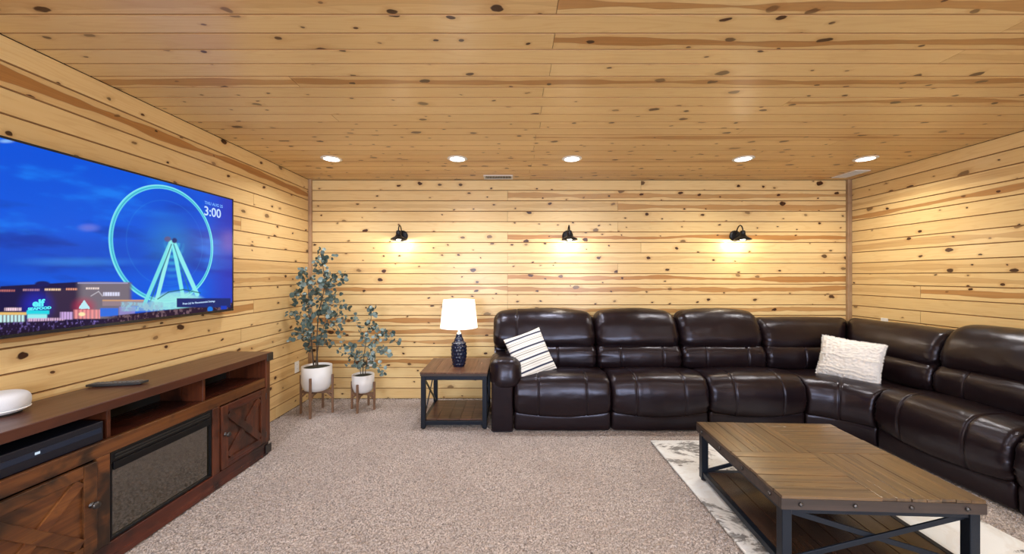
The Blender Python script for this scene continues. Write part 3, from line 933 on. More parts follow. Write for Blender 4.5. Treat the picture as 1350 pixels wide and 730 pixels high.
SY = 3.235; SX = 2.87
sofa = empty('sectional_sofa', 'dark brown leather reclining sectional sofa running along the back and right walls', 'sofa', (-0.18, SY, 0))
fB = lambda x, y, z: (x, SY+y, z)
fR = lambda x, y, z: (SX+y, 2.95-x, z)
P_seat = [(0.52, 0.46), (0.36, 0.475), (0.20, 0.488), (0.09, 0.478), (0.022, 0.435), (-0.012, 0.36), (-0.018, 0.27), (-0.004, 0.185), (0.035, 0.150), (0.12, 0.145), (0.35, 0.15), (0.52, 0.20)]
P_foot = [(0.10, 0.165), (0.045, 0.168), (0.020, 0.150), (0.016, 0.10), (0.018, 0.045), (0.028, 0.018), (0.06, 0.010), (0.2, 0.010), (0.2, 0.15)]
P_lumb = [(0.40, 0.455), (0.355, 0.50), (0.345, 0.58), (0.365, 0.650), (0.420, 0.692), (0.50, 0.69), (0.58, 0.60), (0.58, 0.48), (0.50, 0.43)]
P_head = [(0.425, 0.672), (0.385, 0.72), (0.388, 0.79), (0.425, 0.88), (0.480, 0.955), (0.555, 0.995), (0.64, 0.990), (0.70, 0.93), (0.72, 0.80), (0.69, 0.67), (0.55, 0.64)]
P_rear = [(0.56, 0.05), (0.56, 0.55), (0.62, 0.90), (0.70, 0.94), (0.765, 0.90), (0.785, 0.6), (0.775, 0.05), (0.70, 0.02), (0.62, 0.02)]
def low(P, k, z0=0.43): return [(y, z0+(z-z0)*k) for y, z in P]
smile = lambda u, y, z: 0.034*(u*u-0.35)*max(0, min(1, (0.30-z)/0.12))
arch = lambda u, y, z: 0.030*(0.45-u*u)*max(0, min(1, (0.80-z)/0.10))
smile2 = lambda u, y, z: 0.030*(u*u-0.35)*max(0, min(1, (z-0.06)/0.08))
w_ = 0.856
xs0 = 0.015
for i in range(3):
    a = xs0 + i*w_; b = a+w_
    if i == 2: b = 2.575
    sw = b-a
    cushion('seat_cushion', P_seat, a+0.002, b-0.002, fB, sofa, r=0.045, crown=0.012, seams=(sw*0.25, sw*0.74), lift=smile, seed=i+1, zup=0.01)
    cushion('footrest_panel', P_foot, a+0.004, b-0.004, fB, sofa, r=0.03, crown=0.004, lift=smile2, seed=i+5, sub=4, gather=0.002)
bsx = [(-0.19, 0.826), (0.826, 1.655), (1.655, 2.475)]
for i, (a, b) in enumerate(bsx):
    bw = b-a
    sm = (bw*0.36, bw*0.80) if i == 0 else (bw*0.27, bw*0.76)
    cushion('lumbar_cushion', P_lumb, a+0.004+(0.12 if i == 0 else 0), b-0.004, fB, sofa, r=0.05, crown=0.010, seams=sm if i else (bw*0.62-0.12,), seed=i+11, gather=0.009)
    cushion('headrest_cushion', P_head, a+0.004, b-0.004, fB, sofa, r=0.09, crown=0.016, seams=(0.235,) if i == 0 else (), lift=arch, zup=0.03, seed=i+15, wr=0.006, gather=0.009)
    cushion('back_shell', P_rear, a+0.008, b-0.008, fB, sofa, r=0.03, seed=i+30, sub=3, step=0.08, gather=0)
# left arm
P_arm = [(0.0, 0.405), (0.0, 0.53), (0.045, 0.615), (0.12, 0.640), (0.26, 0.625), (0.42, 0.62), (0.50, 0.60), (0.52, 0.45), (0.30, 0.40), (0.12, 0.395)]
cushion('armrest_pad', P_arm, -0.200, 0.088, fB, sofa, r=0.115, crown=0.004, seed=41, gather=0.007, step=0.02)
P_apan = [(0.022, 0.43), (0.010, 0.40), (0.012, 0.06), (0.02, 0.012), (0.08, 0.006), (0.72, 0.006), (0.74, 0.10), (0.74, 0.60), (0.62, 0.66), (0.4, 0.46), (0.1, 0.44)]
cushion('arm_panel', P_apan, -0.180, 0.010, fB, sofa, r=0.022, seed=43, gather=0.0, sub=6)
# corner backs, mitred into each other
cm = 0.9
cushion('lumbar_cushion', low(P_lumb, 1.0), 2.479, 3.255, fB, sofa, r=0.045, crown=0.006, seams=(0.36,), mitre=(None, 1.0), seed=51, gather=0.009)
cushion('headrest_cushion', low(P_head, cm), 2.479, 3.255, fB, sofa, r=0.06, crown=0.008, mitre=(None, 1.0), seed=52, gather=0.009)
cushion('back_shell', low(P_rear, 0.9), 2.483, 3.62, fB, sofa, r=0.03, seed=53, sub=3, step=0.08, gather=0)
fR2 = lambda x, y, z: (SX+y, 3.62-x, z)
cushion('lumbar_cushion', low(P_lumb, 1.0), -0.01, 0.755, fR2, sofa, r=0.045, crown=0.006, seams=(0.36,), mitre=(-1.0, None), seed=54, gather=0.009)
cushion('headrest_cushion', low(P_head, cm), -0.01, 0.755, fR2, sofa, r=0.06, crown=0.008, mitre=(-1.0, None), seed=55, gather=0.009)
cushion('back_shell', low(P_rear, 0.9), -0.18, 0.755, fR2, sofa, r=0.03, seed=56, sub=3, step=0.08, gather=0)
# wedge seat: front edge fans from the back run to the right run
A = Vector((2.577, SY-0.0)); B = Vector((SX-0.0, 2.952))
def fan(x, y, z):
    t = max(0.0, min(1.0, x))
    ts = t
    p = A.lerp(B, ts)
    p += Vector((1, 1)).normalized()*(0.045*(1-(2*t-1)**2))*1.0
    ang = (1-t)*PI/2
    d = Vector((math.cos(ang), math.sin(ang)))
    return (p.x+d.x*y, p.y+d.y*y, z)
def fanw(x, y, z): return fan(x/0.41, y, z)
cushion('corner_seat_cushion', low(P_seat, 0.96, 0.15), 0.0, 0.41, fanw, sofa, r=0.02, crown=0.004, seams=(0.205,), seed=61, step=0.012, gather=0.003)
cushion('corner_base_panel', P_foot, 0.0, 0.41, fanw, sofa, r=0.012, seed=62, step=0.03, gather=0.0, sub=4)
# right run
xr = [(0.0, 0.815), (0.815, 1.63)]
for i, (a, b) in enumerate(xr):
    sw = b-a
    cushion('seat_cushion', P_seat, a+0.002, b-0.002, fR, sofa, r=0.045, crown=0.012, seams=(sw*0.25, sw*0.74), lift=smile, seed=i+71, zup=0.01, gather=0.009)
    cushion('footrest_panel', P_foot, a+0.004, b-0.004, fR, sofa, r=0.03, crown=0.004, lift=smile2, seed=i+75, sub=4, gather=0.002)
    a2, b2 = a+0.07, b+0.07
    cushion('lumbar_cushion', P_lumb, a2+0.015, b2-0.004, fR, sofa, r=0.05, crown=0.012, seams=(sw*0.27, sw*0.76), seed=i+81)
    cushion('headrest_cushion', P_head, a2+0.015, b2-0.004, fR, sofa, r=0.085, crown=0.016, lift=arch, seed=i+85, wr=0.006)
    cushion('back_shell', P_rear, a2+0.012, b2-0.008, fR, sofa, r=0.03, seed=i+88, sub=3, step=0.08, gather=0)
cushion('armrest_pad', P_arm, 1.60, 1.89, fR, sofa, r=0.115, crown=0.004, seed=92, gather=0.007, step=0.02)
cushion('arm_panel', P_apan, 1.68, 1.87, fR, sofa, r=0.022, seed=93, gather=0.0, sub=6)

# ------------------------------------------------------------------ pillows
def pillow_grid(W, Hh, T, n=56, wav=0.0, seed=0):
    mb = MB(); vs = []; fs = []
    for side in (1, -1):
        for j in range(n+1):
            for i in range(n+1):
                u = -math.cos(PI*i/n); v = -math.cos(PI*j/n)
                x = W/2*u*(1-0.05*(1-v*v)); z = Hh/2*v*(1-0.05*(1-u*u))
                t = T*(max(0, (1-u*u)*(1-v*v)))**0.42
                t += t/T*0.008*noise.noise(Vector((u*2.2+seed, v*2.2, side*3)))*2
                if wav: t += wav*noise.noise(Vector((x*55, z*70, seed+side)))*min(1, t/T*2+.2)
                vs.append((x, -side*t/2, z))
    N = (n+1)**2
    for s in range(2):
        for j in range(n):
            for i in range(n):
                a = s*N+j*(n+1)+i
                q = (a, a+1, a+n+2, a+n+1)
                fs.append(q if s == 0 else tuple(reversed(q)))
    mb.v = vs; mb.f = fs
    return mb
def set_pose(o, c, yaw, lean, roll):
    o.location = c
    M = Matrix.Rotation(yaw, 4, 'Z') @ Matrix.Rotation(-lean, 4, 'X') @ Matrix.Rotation(-roll, 4, 'Y')
    o.rotation_euler = M.to_euler()
def stripe_mat():
    t = NT('striped_woven_cotton')
    s = t.sep(t.obj())
    z = t.math('MULTIPLY_ADD', t.noise(t.obj(), 6, 2), 0.006, s[2])
    ph = t.math('FRACT', t.math('ADD', t.math('DIVIDE', z, 0.1), 0.43))
    def band(c, wd): return t.smooth(t.math('ABSOLUTE', t.math('SUBTRACT', ph, c)), wd, wd*0.6)
    c = t.mix(t.noise(t.scale(t.obj(), (300, 300, 300)), 1.0, 2), (0.72, 0.71, 0.67), (0.86, 0.85, 0.82))
    c = t.mix(band(0.62, 0.055), c, (0.36, 0.34, 0.31))
    c = t.mix(band(0.80, 0.030), c, (0.42, 0.38, 0.30))
    c = t.mix(band(0.42, 0.020), c, (0.45, 0.42, 0.38))
    c = t.mix(band(0.12, 0.095), c, (0.022, 0.032, 0.075))
    t.l.new(c, t.b.inputs['Base Color']); t.b.inputs['Roughness'].default_value = 0.9
    t.bump(t.noise(t.scale(t.obj(), (160, 160, 420)), 1.0, 2), 0.6, 0.003)
    return t.m
pl = pillow_grid(0.375, 0.415, 0.11, seed=2).build('throw_pillow', stripe_mat(), smooth=True)
tag(pl, 'cream throw pillow with navy and grey stripes leaning on the left sofa seat', 'pillow')
set_pose(pl, (0.168, 3.430, 0.648), R(14), R(24), R(17))
M_shag = plain('white_shaggy_weave', (0.74, 0.71, 0.68), 0.95, bump=1.0, bscale=90, var=0.10)
pw = empty('throw_pillow', 'white textured throw pillow with frayed edges in the sofa corner', 'pillow', (0, 0, 0))
set_pose(pw, (2.975, 3.275, 0.628), R(-57), R(14), R(-4))
pillow_grid(0.425, 0.36, 0.13, n=90, wav=0.015, seed=5).build('cover', M_shag, pw, smooth=True, local=True)
rows = MB()
rr = random.Random(4)
def tuft(mb, x, z, y, dx, dz, L, wd=0.006):
    for k in range(2):
        a = rr.uniform(-.5, .5)
        ex = x+(dx*math.cos(a)-dz*math.sin(a))*L; ez = z+(dx*math.sin(a)+dz*math.cos(a))*L
        ey = y+rr.uniform(-.008, .004)
        mb.add([(x-wd*abs(dz)-.001, y, z-wd*abs(dx)), (x+wd*abs(dz)+.001, y, z+wd*abs(dx)), (ex, ey, ez)], [(0, 1, 2)])
for i in range(110):
    s = i/109*2-1
    for d in (1, -1):
        tuft(rows, 0.2125*d*(1-.05*(1-s*s))-0.004*d, s*0.177, 0, d, 0, rr.uniform(.010, .020))
        tuft(rows, s*0.210, 0.180*d*(1-.05*(1-s*s))-0.004*d, 0, 0, d, rr.uniform(.008, .018))
rows.build('edge_fringe', M_shag, pw, local=True)['kind'] = 'stuff'
ban = MB()
for zc in (0.03, -0.085, -0.115):
    for i in range(150):
        s = i/149*2-1; x = s*0.195
        t_ = 0.13*(max(0, (1-s*s*.84)*(1-(zc/.1725)**2)))**0.42
        tuft(ban, x, zc+0.005*math.sin(x*40), -t_/2-0.003, 0.2, -1, rr.uniform(.012, .02), 0.004)
ban.build('woven_fringe_rows', M_shag, pw, local=True)['kind'] = 'stuff'

# ------------------------------------------------------------------ rug
def rug_mat():
    t = NT('marbled_rug')
    ob = t.obj()
    wv = t.noise(ob, 1.3, 2, 0.5)
    n1 = t.noise(t.scale(ob, (1.6, 3.0, 1)), 1.0, 6, 0.72, 1.1)
    n2 = t.noise(t.scale(ob, (9, 26, 1)), 1.0, 4, 0.75, 0.5)
    m = t.math('MULTIPLY', t.smooth(n1, 0.52, 0.58), t.smooth(n2, 0.34, 0.52))
    base = t.mix(t.noise(ob, 3, 4), (0.62, 0.63, 0.63), (0.82, 0.83, 0.83))
    c = t.mix(m, base, (0.075, 0.085, 0.10))
    c = t.mix(t.math('MULTIPLY', t.smooth(n1, 0.42, 0.5), 0.25), c, (0.52, 0.45, 0.38))
    t.l.new(c, t.b.inputs['Base Color']); t.b.inputs['Roughness'].default_value = 0.92
    t.bump(t.noise(ob, 300, 2), 0.4, 0.003)
    return t.m
rug = MB().box((0, 0, 0.0075), (1.46, 2.35, 0.013)).build('area_rug', rug_mat(), bevel=0.004)
rug.location = (1.87, 1.885, 0.004)
tag(rug, 'off white area rug with smoky grey marbling under the coffee table', 'rug')

# ------------------------------------------------------------------ tables
WX = stained('table_oak_x', (0.155, 0.092, 0.042), (0.050, 0.030, 0.017), (0.045, 0.031, 0.022), 0.29, 'X', 0.5)
WY = stained('table_oak_y', (0.155, 0.092, 0.042), (0.050, 0.030, 0.017), (0.045, 0.031, 0.022), 0.29, 'Y', 0.5)
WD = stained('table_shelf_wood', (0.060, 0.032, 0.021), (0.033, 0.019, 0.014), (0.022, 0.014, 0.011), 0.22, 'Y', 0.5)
WE = stained('end_table_walnut', (0.16, 0.075, 0.042), (0.085, 0.038, 0.022), (0.055, 0.026, 0.018), 0.34, 'X', 0.5)
M_apron = stained('apron_dark_oak', (0.052, 0.036, 0.032), (0.030, 0.022, 0.020), (0.02, 0.015, 0.016), 0.38, 'X', 0.5)
def bolt(parent, p, axis, sgn=1, r=0.010):
    k = MB().lathe([(r, 0.0), (r, 0.004), (r*.75, 0.007), (r*.2, 0.009)], (0, 0, 0), 12)
    k.v = [((p[0]+sgn*v[2], p[1]+v[0], p[2]+v[1]) if axis == 'X' else (p[0]+v[0], p[1]+sgn*v[2], p[2]+v[1])) for v in k.v]
    return k.build('bolt', M_iron, parent, smooth=True, local=True)
RZ0 = 0.0185
for m_ in (WX, WY):
    m_.node_tree.nodes['Principled BSDF'].inputs['Coat Weight'].default_value = 0.5
    m_.node_tree.nodes['Principled BSDF'].inputs['Coat Roughness'].default_value = 0.16
ct = empty('coffee_table', 'square rustic coffee table with parquet plank top and black steel frame on the rug', 'coffee table', (1.655, 2.06, RZ0), R(-2.6))
CW, CD, CT = 0.87, 0.845, 0.390-RZ0
top = MB().bx(-CW/2+.004, CW/2-.004, -CD/2+.004, CD/2-.004, CT-0.050, CT-0.014).build('table_top', M_apron, ct, local=True)
npk = 7
rj = random.Random(9)
for qx in (0, 1):
    for qy in (0, 1):
        x0 = -CW/2 if qx == 0 else 0.0; y0 = -CD/2 if qy == 0 else 0.0
        alongY = (qx == 0 and qy == 1) or (qx == 1 and qy == 0)
        for k in range(npk):
            dz = rj.uniform(-0.0012, 0.0012)
            if alongY:
                pw_ = CW/2/npk
                ext = rj.uniform(-.004, .0) 
                cpt = (x0+pw_*(k+.5), y0+CD/4+ (-ext/2 if qy == 0 else ext/2), CT-0.007+dz); sz = (pw_-0.0018, CD/2-0.002+ext, 0.014); mt = WY
            else:
                pw_ = CD/2/npk
                ext = rj.uniform(-.004, .0)
                cpt = (x0+CW/4 + (ext/2 if qx else -ext/2), y0+pw_*(k+.5), CT-0.007+dz); sz = (CW/2-0.002+ext, pw_-0.0018, 0.014); mt = WX
            o = MB().box((0, 0, 0), sz).build('plank', mt, top, bevel=0.0015, local=True); o.location = cpt
ap = MB()
for s in (-1, 1):
    ap.bx(-CW/2, CW/2, min(s*CD/2, s*(CD/2-.016)), max(s*CD/2, s*(CD/2-.016)), CT-0.062, CT-0.0145)
    ap.bx(min(s*CW/2, s*(CW/2-.016)), max(s*CW/2, s*(CW/2-.016)), -CD/2+.016, CD/2-.016, CT-0.062, CT-0.0145)
apo = ap.build('apron', M_apron, ct, bevel=0.002, local=True)
for t_ in (-0.43, -0.145, 0.145, 0.43):
    bolt(apo, (t_*CW*0.94, -CD/2, CT-0.037), 'Y', -1); bolt(apo, (t_*CW*0.94, CD/2, CT-0.037), 'Y', 1)
    bolt(apo, (-CW/2, t_*CD*0.94, CT-0.037), 'X', -1); bolt(apo, (CW/2, t_*CD*0.94, CT-0.037), 'X', 1)
lx, ly, lw = CW/2-0.034, CD/2-0.034, 0.042
for sx in (-1, 1):
    for sy in (-1, 1):
        MB().box((sx*lx, sy*ly, (CT-0.062)/2+0.006), (lw, lw, CT-0.062-0.012)).build('leg', M_steel, ct, bevel=0.003, local=True)
        MB().tube([(sx*lx, sy*ly, 0), (sx*lx, sy*ly, 0.012)], 0.016, 12).build('foot_glide', M_dark, ct, local=True)
fz0, fz1 = CT-0.088, CT-0.063
for s in (-1, 1):
    MB().box((0, s*ly, (fz0+fz1)/2), (2*lx-lw, 0.030, fz1-fz0)).build('frame_rail', M_steel, ct, bevel=0.002, local=True)
    MB().box((s*lx, 0, (fz0+fz1)/2), (0.030, 2*ly-lw, fz1-fz0)).build('frame_rail', M_steel, ct, bevel=0.002, local=True)
    MB().box((0, s*ly, 0.045), (2*lx-lw, 0.030, 0.030)).build('frame_rail', M_steel, ct, bevel=0.002, local=True)
    MB().box((s*lx, 0, 0.045), (0.030, 2*ly-lw, 0.030)).build('frame_rail', M_steel, ct, bevel=0.002, local=True)
    for k, q in enumerate((1, -1)):
        MB().bar((-q*(lx-.02), s*(ly-0.004+0.0085*k*s), 0.062), (q*(lx-.02), s*(ly-0.004+0.0085*k*s), fz0-.002), 0.024, 0.008, up=(0, 1, 0)).build('cross_brace', M_steel, ct, bevel=0.001, local=True)
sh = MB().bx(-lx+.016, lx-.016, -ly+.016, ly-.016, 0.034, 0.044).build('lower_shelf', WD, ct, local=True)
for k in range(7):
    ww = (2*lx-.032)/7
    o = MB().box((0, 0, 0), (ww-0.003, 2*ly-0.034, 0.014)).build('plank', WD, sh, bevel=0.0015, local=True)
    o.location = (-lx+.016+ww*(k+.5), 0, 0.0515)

et = empty('end_table', 'small square walnut end table with black frame beside the sofa arm', 'side table', (-0.520, 3.605, 0.0), 0)
EW, ED, EH = 0.605, 0.59, 0.509
tp = MB().bx(-EW/2+.003, EW/2-.003, -ED/2+.003, ED/2-.003, EH-0.034, EH-0.014).build('table_top', M_apron, et, local=True, bevel=.002)
for k in range(5):
    ww = EW/5
    WEY = WD
    o = MB().box((0, 0, 0), (ww-0.0015, ED, 0.0145)).build('plank', stained('end_table_plank', (0.15, 0.070, 0.040), (0.085, 0.038, 0.022), (0.055, 0.026, 0.018), 0.30, 'Y', 0.5) if k == 0 else o.data.materials[0], tp, bevel=0.001, local=True)
    o.location = (-EW/2+ww*(k+.5), 0, EH-0.0072)
ex, ey, ew = EW/2-0.028, ED/2-0.028, 0.040
for sx in (-1, 1):
    for sy in (-1, 1):
        MB().box((sx*ex, sy*ey, (EH-0.034)/2+.005), (ew, ew, EH-0.034-.01)).build('leg', M_steel, et, bevel=0.002, local=True)
        MB().tube([(sx*ex, sy*ey, 0), (sx*ex, sy*ey, 0.010)], 0.014, 12).build('foot_glide', M_dark, et, local=True)
for s in (-1, 1):
    MB().box((0, s*ey, EH-0.053), (2*ex-ew, 0.032, 0.036)).build('frame_rail', M_steel, et, bevel=0.002, local=True)
    MB().box((s*ex, 0, EH-0.053), (0.032, 2*ey-ew, 0.036)).build('frame_rail', M_steel, et, bevel=0.002, local=True)
    MB().box((0, s*ey, 0.055), (2*ex-ew, 0.032, 0.034)).build('frame_rail', M_steel, et, bevel=0.002, local=True)
    MB().box((s*ex, 0, 0.055), (0.032, 2*ey-ew, 0.034)).build('frame_rail', M_steel, et, bevel=0.002, local=True)
    for k, q in enumerate((1, -1)):
        MB().bar((s*(ex)+.008*k, -q*(ey-.018), 0.073), (s*(ex)+.008*k, q*(ey-.018), EH-0.073), 0.022, 0.007, up=(1, 0, 0)).build('cross_brace', M_steel, et, bevel=0.001, local=True)
sh = MB().bx(-ex+.017, ex-.017, -ey+.017, ey-.017, 0.055, 0.066).build('lower_shelf', WD, et, local=True)
for k in range(5):
    ww = (2*ex-.034)/5
    o = MB().box((0, 0, 0), (ww-0.002, 2*ey-0.036, 0.014)).build('plank', WE, sh, bevel=0.001, local=True)
    o.location = (-ex+.017+ww*(k+.5), 0, 0.0735)

# ------------------------------------------------------------------ table lamp
lp = empty('table_lamp', 'navy dimpled ceramic table lamp with white drum shade, lit, on the end table', 'lamp', (-0.508, 3.560, EH))
nav = NT('navy_glaze'); nav.p(Base_Color=(0.006, 0.011, 0.034, 1), Roughness=0.15)
def prof_r(h):
    pts = [(0.0, 0.052), (0.03, 0.060), (0.10, 0.071), (0.17, 0.072), (0.21, 0.066), (0.25, 0.044), (0.285, 0.030), (0.305, 0.027)]
    for (a, ra), (b, rb) in zip(pts, pts[1:]):
        if h <= b:
            t = (h-a)/(b-a); t = t*t*(3-2*t); return ra+(rb-ra)*t
    return 0.027
nb, nh = 96, 120
vs = []; fs = []
for j in range(nh+1):
    h = 0.305*j/nh
    for k in range(nb):
        a = 2*PI*k/nb
        row = h/0.034; off = (int(row) % 2)*0.5
        cu = (k/nb*12+off) % 1 - .5; cv = row % 1 - .5
        dd = math.sqrt((cu*1.1)**2+cv**2)
        bmp = (0.0052*max(0, 1-(dd/.48)**2))*(1 if 0.015 < h < 0.225 else 0)
        r = prof_r(h)+bmp
        vs.append((r*math.cos(a), r*math.sin(a), h))
for j in range(nh):
    for k in range(nb):
        k2 = (k+1) % nb; fs.append((j*nb+k, j*nb+k2, (j+1)*nb+k2, (j+1)*nb+k))
fs.append(tuple(reversed(range(nb)))); fs.append(tuple(range(nh*nb, (nh+1)*nb)))
MB().add(vs, fs).build('base', nav.m, lp, smooth=True, local=True)
MB().lathe([(0.020, 0.305), (0.020, 0.318), (0.010, 0.322), (0.009, 0.42), (0.013, 0.425), (0.013, 0.455)], (0, 0, 0), 20).build('neck', M_white, lp, smooth=True, local=True)
sm_ = NT('lit_linen_shade')
sm_.p(Base_Color=(0.9, 0.88, 0.84, 1), Roughness=0.9)
sm_.b.inputs['Emission Color'].default_value = (1.0, 0.95, 0.88, 1)
sm_.b.inputs['Emission Strength'].default_value = 1.0
z0, z1, r0, r1 = 0.368, 0.632, 0.178, 0.150
MB().lathe([(r0, z0), (r1, z1), (r1-0.003, z1), (r0-0.003, z0)], (0, 0, 0), 56, closed=True).build('shade', sm_.m, lp, smooth=False, local=True)
hs = MB().tube([(0.013, 0, 0.44), (0.06, 0, 0.45), (0.065, 0, 0.52), (0.03, 0, 0.575), (0, 0, 0.585)], 0.0022, 6)
hs.tube([(-0.013, 0, 0.44), (-0.06, 0, 0.45), (-0.065, 0, 0.52), (-0.03, 0, 0.575), (0, 0, 0.585)], 0.0022, 6)
for k in range(3):
    a = 2*PI*k/3
    hs.tube([(0, 0, 0.585), (math.cos(a)*0.153, math.sin(a)*0.153, 0.600)], 0.0018, 6)
hs.build('harp', M_iron, lp, smooth=True, local=True)
MB().lathe([(0.012, 0.455), (0.022, 0.475), (0.030, 0.505), (0.026, 0.53), (0.010, 0.545)], (0, 0, 0), 20).build('bulb', M_bulb, lp, smooth=True, local=True)
light('lamp_light', 'POINT', (0, 0, 0.52), LAMP_POWER, (1.0, 0.90, 0.76), 0.04, parent=lp)
cord = [(-0.262, 4.12, 0.44), (-0.256, 4.10, 0.36), (-0.246, 4.08, 0.24), (-0.250, 4.07, 0.14), (-0.262, 4.07, 0.07), (-0.252, 4.06, 0.02), (-0.235, 4.05, 0.012)]
tag(MB().tube([Vector(q) for q in catmull(cord, 6)[:-6]], 0.0028, 6).build('power_cord', plain('grey_cord', (0.25, 0.25, 0.25), 0.5), None, smooth=True), 'thin grey power cord on the wall in the gap between end table and sofa', 'cord')

# ------------------------------------------------------------------ plants
def leaf_mat():
    t = NT('eucalyptus_leaf')
    rnd = t.node('ShaderNodeObjectInfo').outputs['Random']
    c = t.mix(t.smooth(rnd, 0.0, 0.75), (0.040, 0.075, 0.065), (0.20, 0.27, 0.25))
    c = t.mix(t.smooth(rnd, 0.72, 1.0, 0, 0.8), c, (0.38, 0.50, 0.50))
    c = t.mix(t.math('MULTIPLY', t.noise(t.obj(), 40, 2), 0.3), c, (0.05, 0.08, 0.07))
    t.l.new(c, t.b.inputs['Base Color']); t.b.inputs['Roughness'].default_value = 0.6
    return t.m
M_leaf = leaf_mat()
M_stem = plain('eucalyptus_stem', (0.075, 0.055, 0.04), 0.7, var=0.3)
def leaf_mesh(r, cup, elong):
    vs = [(0, 0, 0)]; n = 10
    for ring, f in ((1, 0.55), (2, 1.0)):
        for k in range(n):
            a = 2*PI*k/n
            x = math.cos(a)*r*f*elong+r*elong; y = math.sin(a)*r*f*(1-0.12*math.cos(a))
            vs.append((x, y, cup*(f**2)*abs(math.sin(a))*r + 0.15*r*math.sin(x/r*1.5)))
    vs[0] = (r*elong, 0, 0.15*r*math.sin(1.5*elong))
    fs = [(0, 1+k, 1+(k+1) % n) for k in range(n)]
    fs += [(1+k, 11+k, 11+(k+1) % n, 1+(k+1) % n) for k in range(n)]
    me = bpy.data.meshes.new('leaf'); me.from_pydata(vs, [], fs); me.materials.append(M_leaf)
    me.polygons.foreach_set('use_smooth', [True]*len(me.polygons)); me.update()
    return me
leafs = [leaf_mesh(0.0205, 0.25, 1.0), leaf_mesh(0.0175, 0.35, 1.15), leaf_mesh(0.025, 0.2, 1.0), leaf_mesh(0.0135, 0.3, 1.1), leaf_mesh(0.0195, -0.2, 1.05)]

def pot_stand(cx, cy, pr_, zbot, ztop, legtop, lab_stand, lab_plant, rot):
    st = empty('plant_stand', lab_stand, 'plant stand', (cx, cy, 0), rot)
    lr = pr_+0.011
    leg = None
    for k in range(4):
        a = PI/2*k+PI/4
        m = MB()
        m.bx(lr-0.009, lr+0.009, -0.010, 0.010, 0.0, legtop)
        m.bar((lr-0.006, 0, zbot-0.065), (lr-0.05, 0, zbot-0.026), 0.018, 0.020, up=(0, 1, 0))
        Mr = Matrix.Rotation(a, 3, 'Z')
        m.v = [tuple(Mr @ Vector(v)) for v in m.v]
        m.build('leg', M_oak, st, bevel=0.002, local=True)
    for a in (PI/4, 3*PI/4):
        m = MB().box((0, 0, zbot-0.0165-(0.0 if a < 1 else 0.0)), (2*lr-.018, 0.020, 0.030), rz=a)
        m.build('cross_bar', M_oak, st, bevel=0.002, local=True)
    pt = empty('potted_plant', lab_plant, 'plant', (cx, cy, zbot))
    h = ztop-zbot; b = pr_*0.80
    MB().lathe([(b*0.75, 0.0), (b, 0.012), (pr_*0.93, 0.045), (pr_, 0.09), (pr_, h), (pr_-0.010, h), (pr_-0.014, h-0.035), (0.0, h-0.035)][:-1]+[(0.01, h-0.036)], (0, 0, 0), 48).build('pot', M_pot, pt, smooth=True, local=True, bevel=0)
    MB().lathe([(0.02, h-0.04), (pr_-0.0125, h-0.040), (pr_-0.0125, h-0.020), (pr_*.5, h-0.010), (0.01, h-0.006)], (0, 0, 0), 32).build('soil', M_soil, pt, smooth=True, local=True)
    return pt, h

def P3(px, py, Y): return Vector((max(XL+0.07, (px-675)/FPX*Y), Y, CH-(py-363.5)/FPX*Y))
def grow(pt, base_z, trunks, branches, nleaf, seed, Y0, lim):
    """trunks / branches: polylines of photo pixels with a depth offset, turned into 3-D stems round the pot"""
    r = random.Random(seed)
    loc = pt.location
    lines = []
    for line, r0 in trunks+branches:
        pts = [np.array(P3(px, py, Y0+dy) - loc) for px, py, dy in line]
        pts[0][2] = max(pts[0][2], base_z-0.03)
        n = len(pts); out = []
        for i in range(n-1):
            p0 = pts[max(i-1, 0)]; p1 = pts[i]; p2 = pts[i+1]; p3 = pts[min(i+2, n-1)]
            for k in range(5):
                t = k/5
                out.append(0.5*((2*p1)+(-p0+p2)*t+(2*p0-5*p1+4*p2-p3)*t*t+(-p0+3*p1-3*p2+p3)*t**3))
        out.append(pts[-1])
        L = len(out)
        MB().tube([Vector(p) for p in out], [r0*(1-0.75*i/(L-1)) for i in range(L)], 7).build('stem' if r0 > 0.003 else 'twig', M_stem, pt, smooth=True, local=True)
        lines.append((out, r0))
    # distribute leaves along the twigs
    cand = []
    for out, r0 in lines:
        L = len(out)
        st = 0.32 if r0 > 0.003 else 0.05
        for i in range(L-1):
            if i/L < st: continue
            seg_l = np.linalg.norm(out[i+1]-out[i])
            cand.append((out[i], out[i+1], seg_l))
    tot = sum(c[2] for c in cand)
    cnt = 0; tot_n = 0
    acc = 0.0
    ex = MB()
    for a, b, sl in cand:
        acc += nleaf*sl/tot
        while acc >= 1:
            acc -= 1
            t = r.random()
            p = Vector(a*(1-t)+b*t)
            d = Vector(b-a).normalized()
            side = Vector((r.gauss(0, 1), r.gauss(0, 1), r.gauss(0, .7)))
            side = (side - d*side.dot(d)*0.7).normalized()
            off = r.uniform(0.0, 0.030)
            q = p + side*off
            me = r.choice(leafs)
            tot_n += 1
            zax = Vector((r.gauss(0, .8), r.gauss(-.6, .8), r.gauss(.3, .7))).normalized()
            xax = (side - zax*side.dot(zax)).normalized(); yax = zax.cross(xax)
            M = Matrix((xax, yax, zax)).transposed().to_4x4(); M.translation = q
            s = r.uniform(0.75, 1.15)
            s_reach = 0.062
            if (Vector(q)+loc).x < XL+s_reach:
                M.translation.x = XL+s_reach-loc.x
            MM = M @ Matrix.Scale(s, 4)
            if nleaf > lim and tot_n % 2 == 0:
                ex.add([tuple(MM @ v.co) for v in me.vertices], [tuple(f.vertices) for f in me.polygons])
                continue
            if cnt >= lim: continue
            o = bpy.data.objects.new('leaf', me); link(o, pt)
            o.matrix_local = MM
            cnt += 1
    if ex.v:
        o = ex.build('foliage', M_leaf, pt, smooth=True, local=True); o['kind'] = 'stuff'

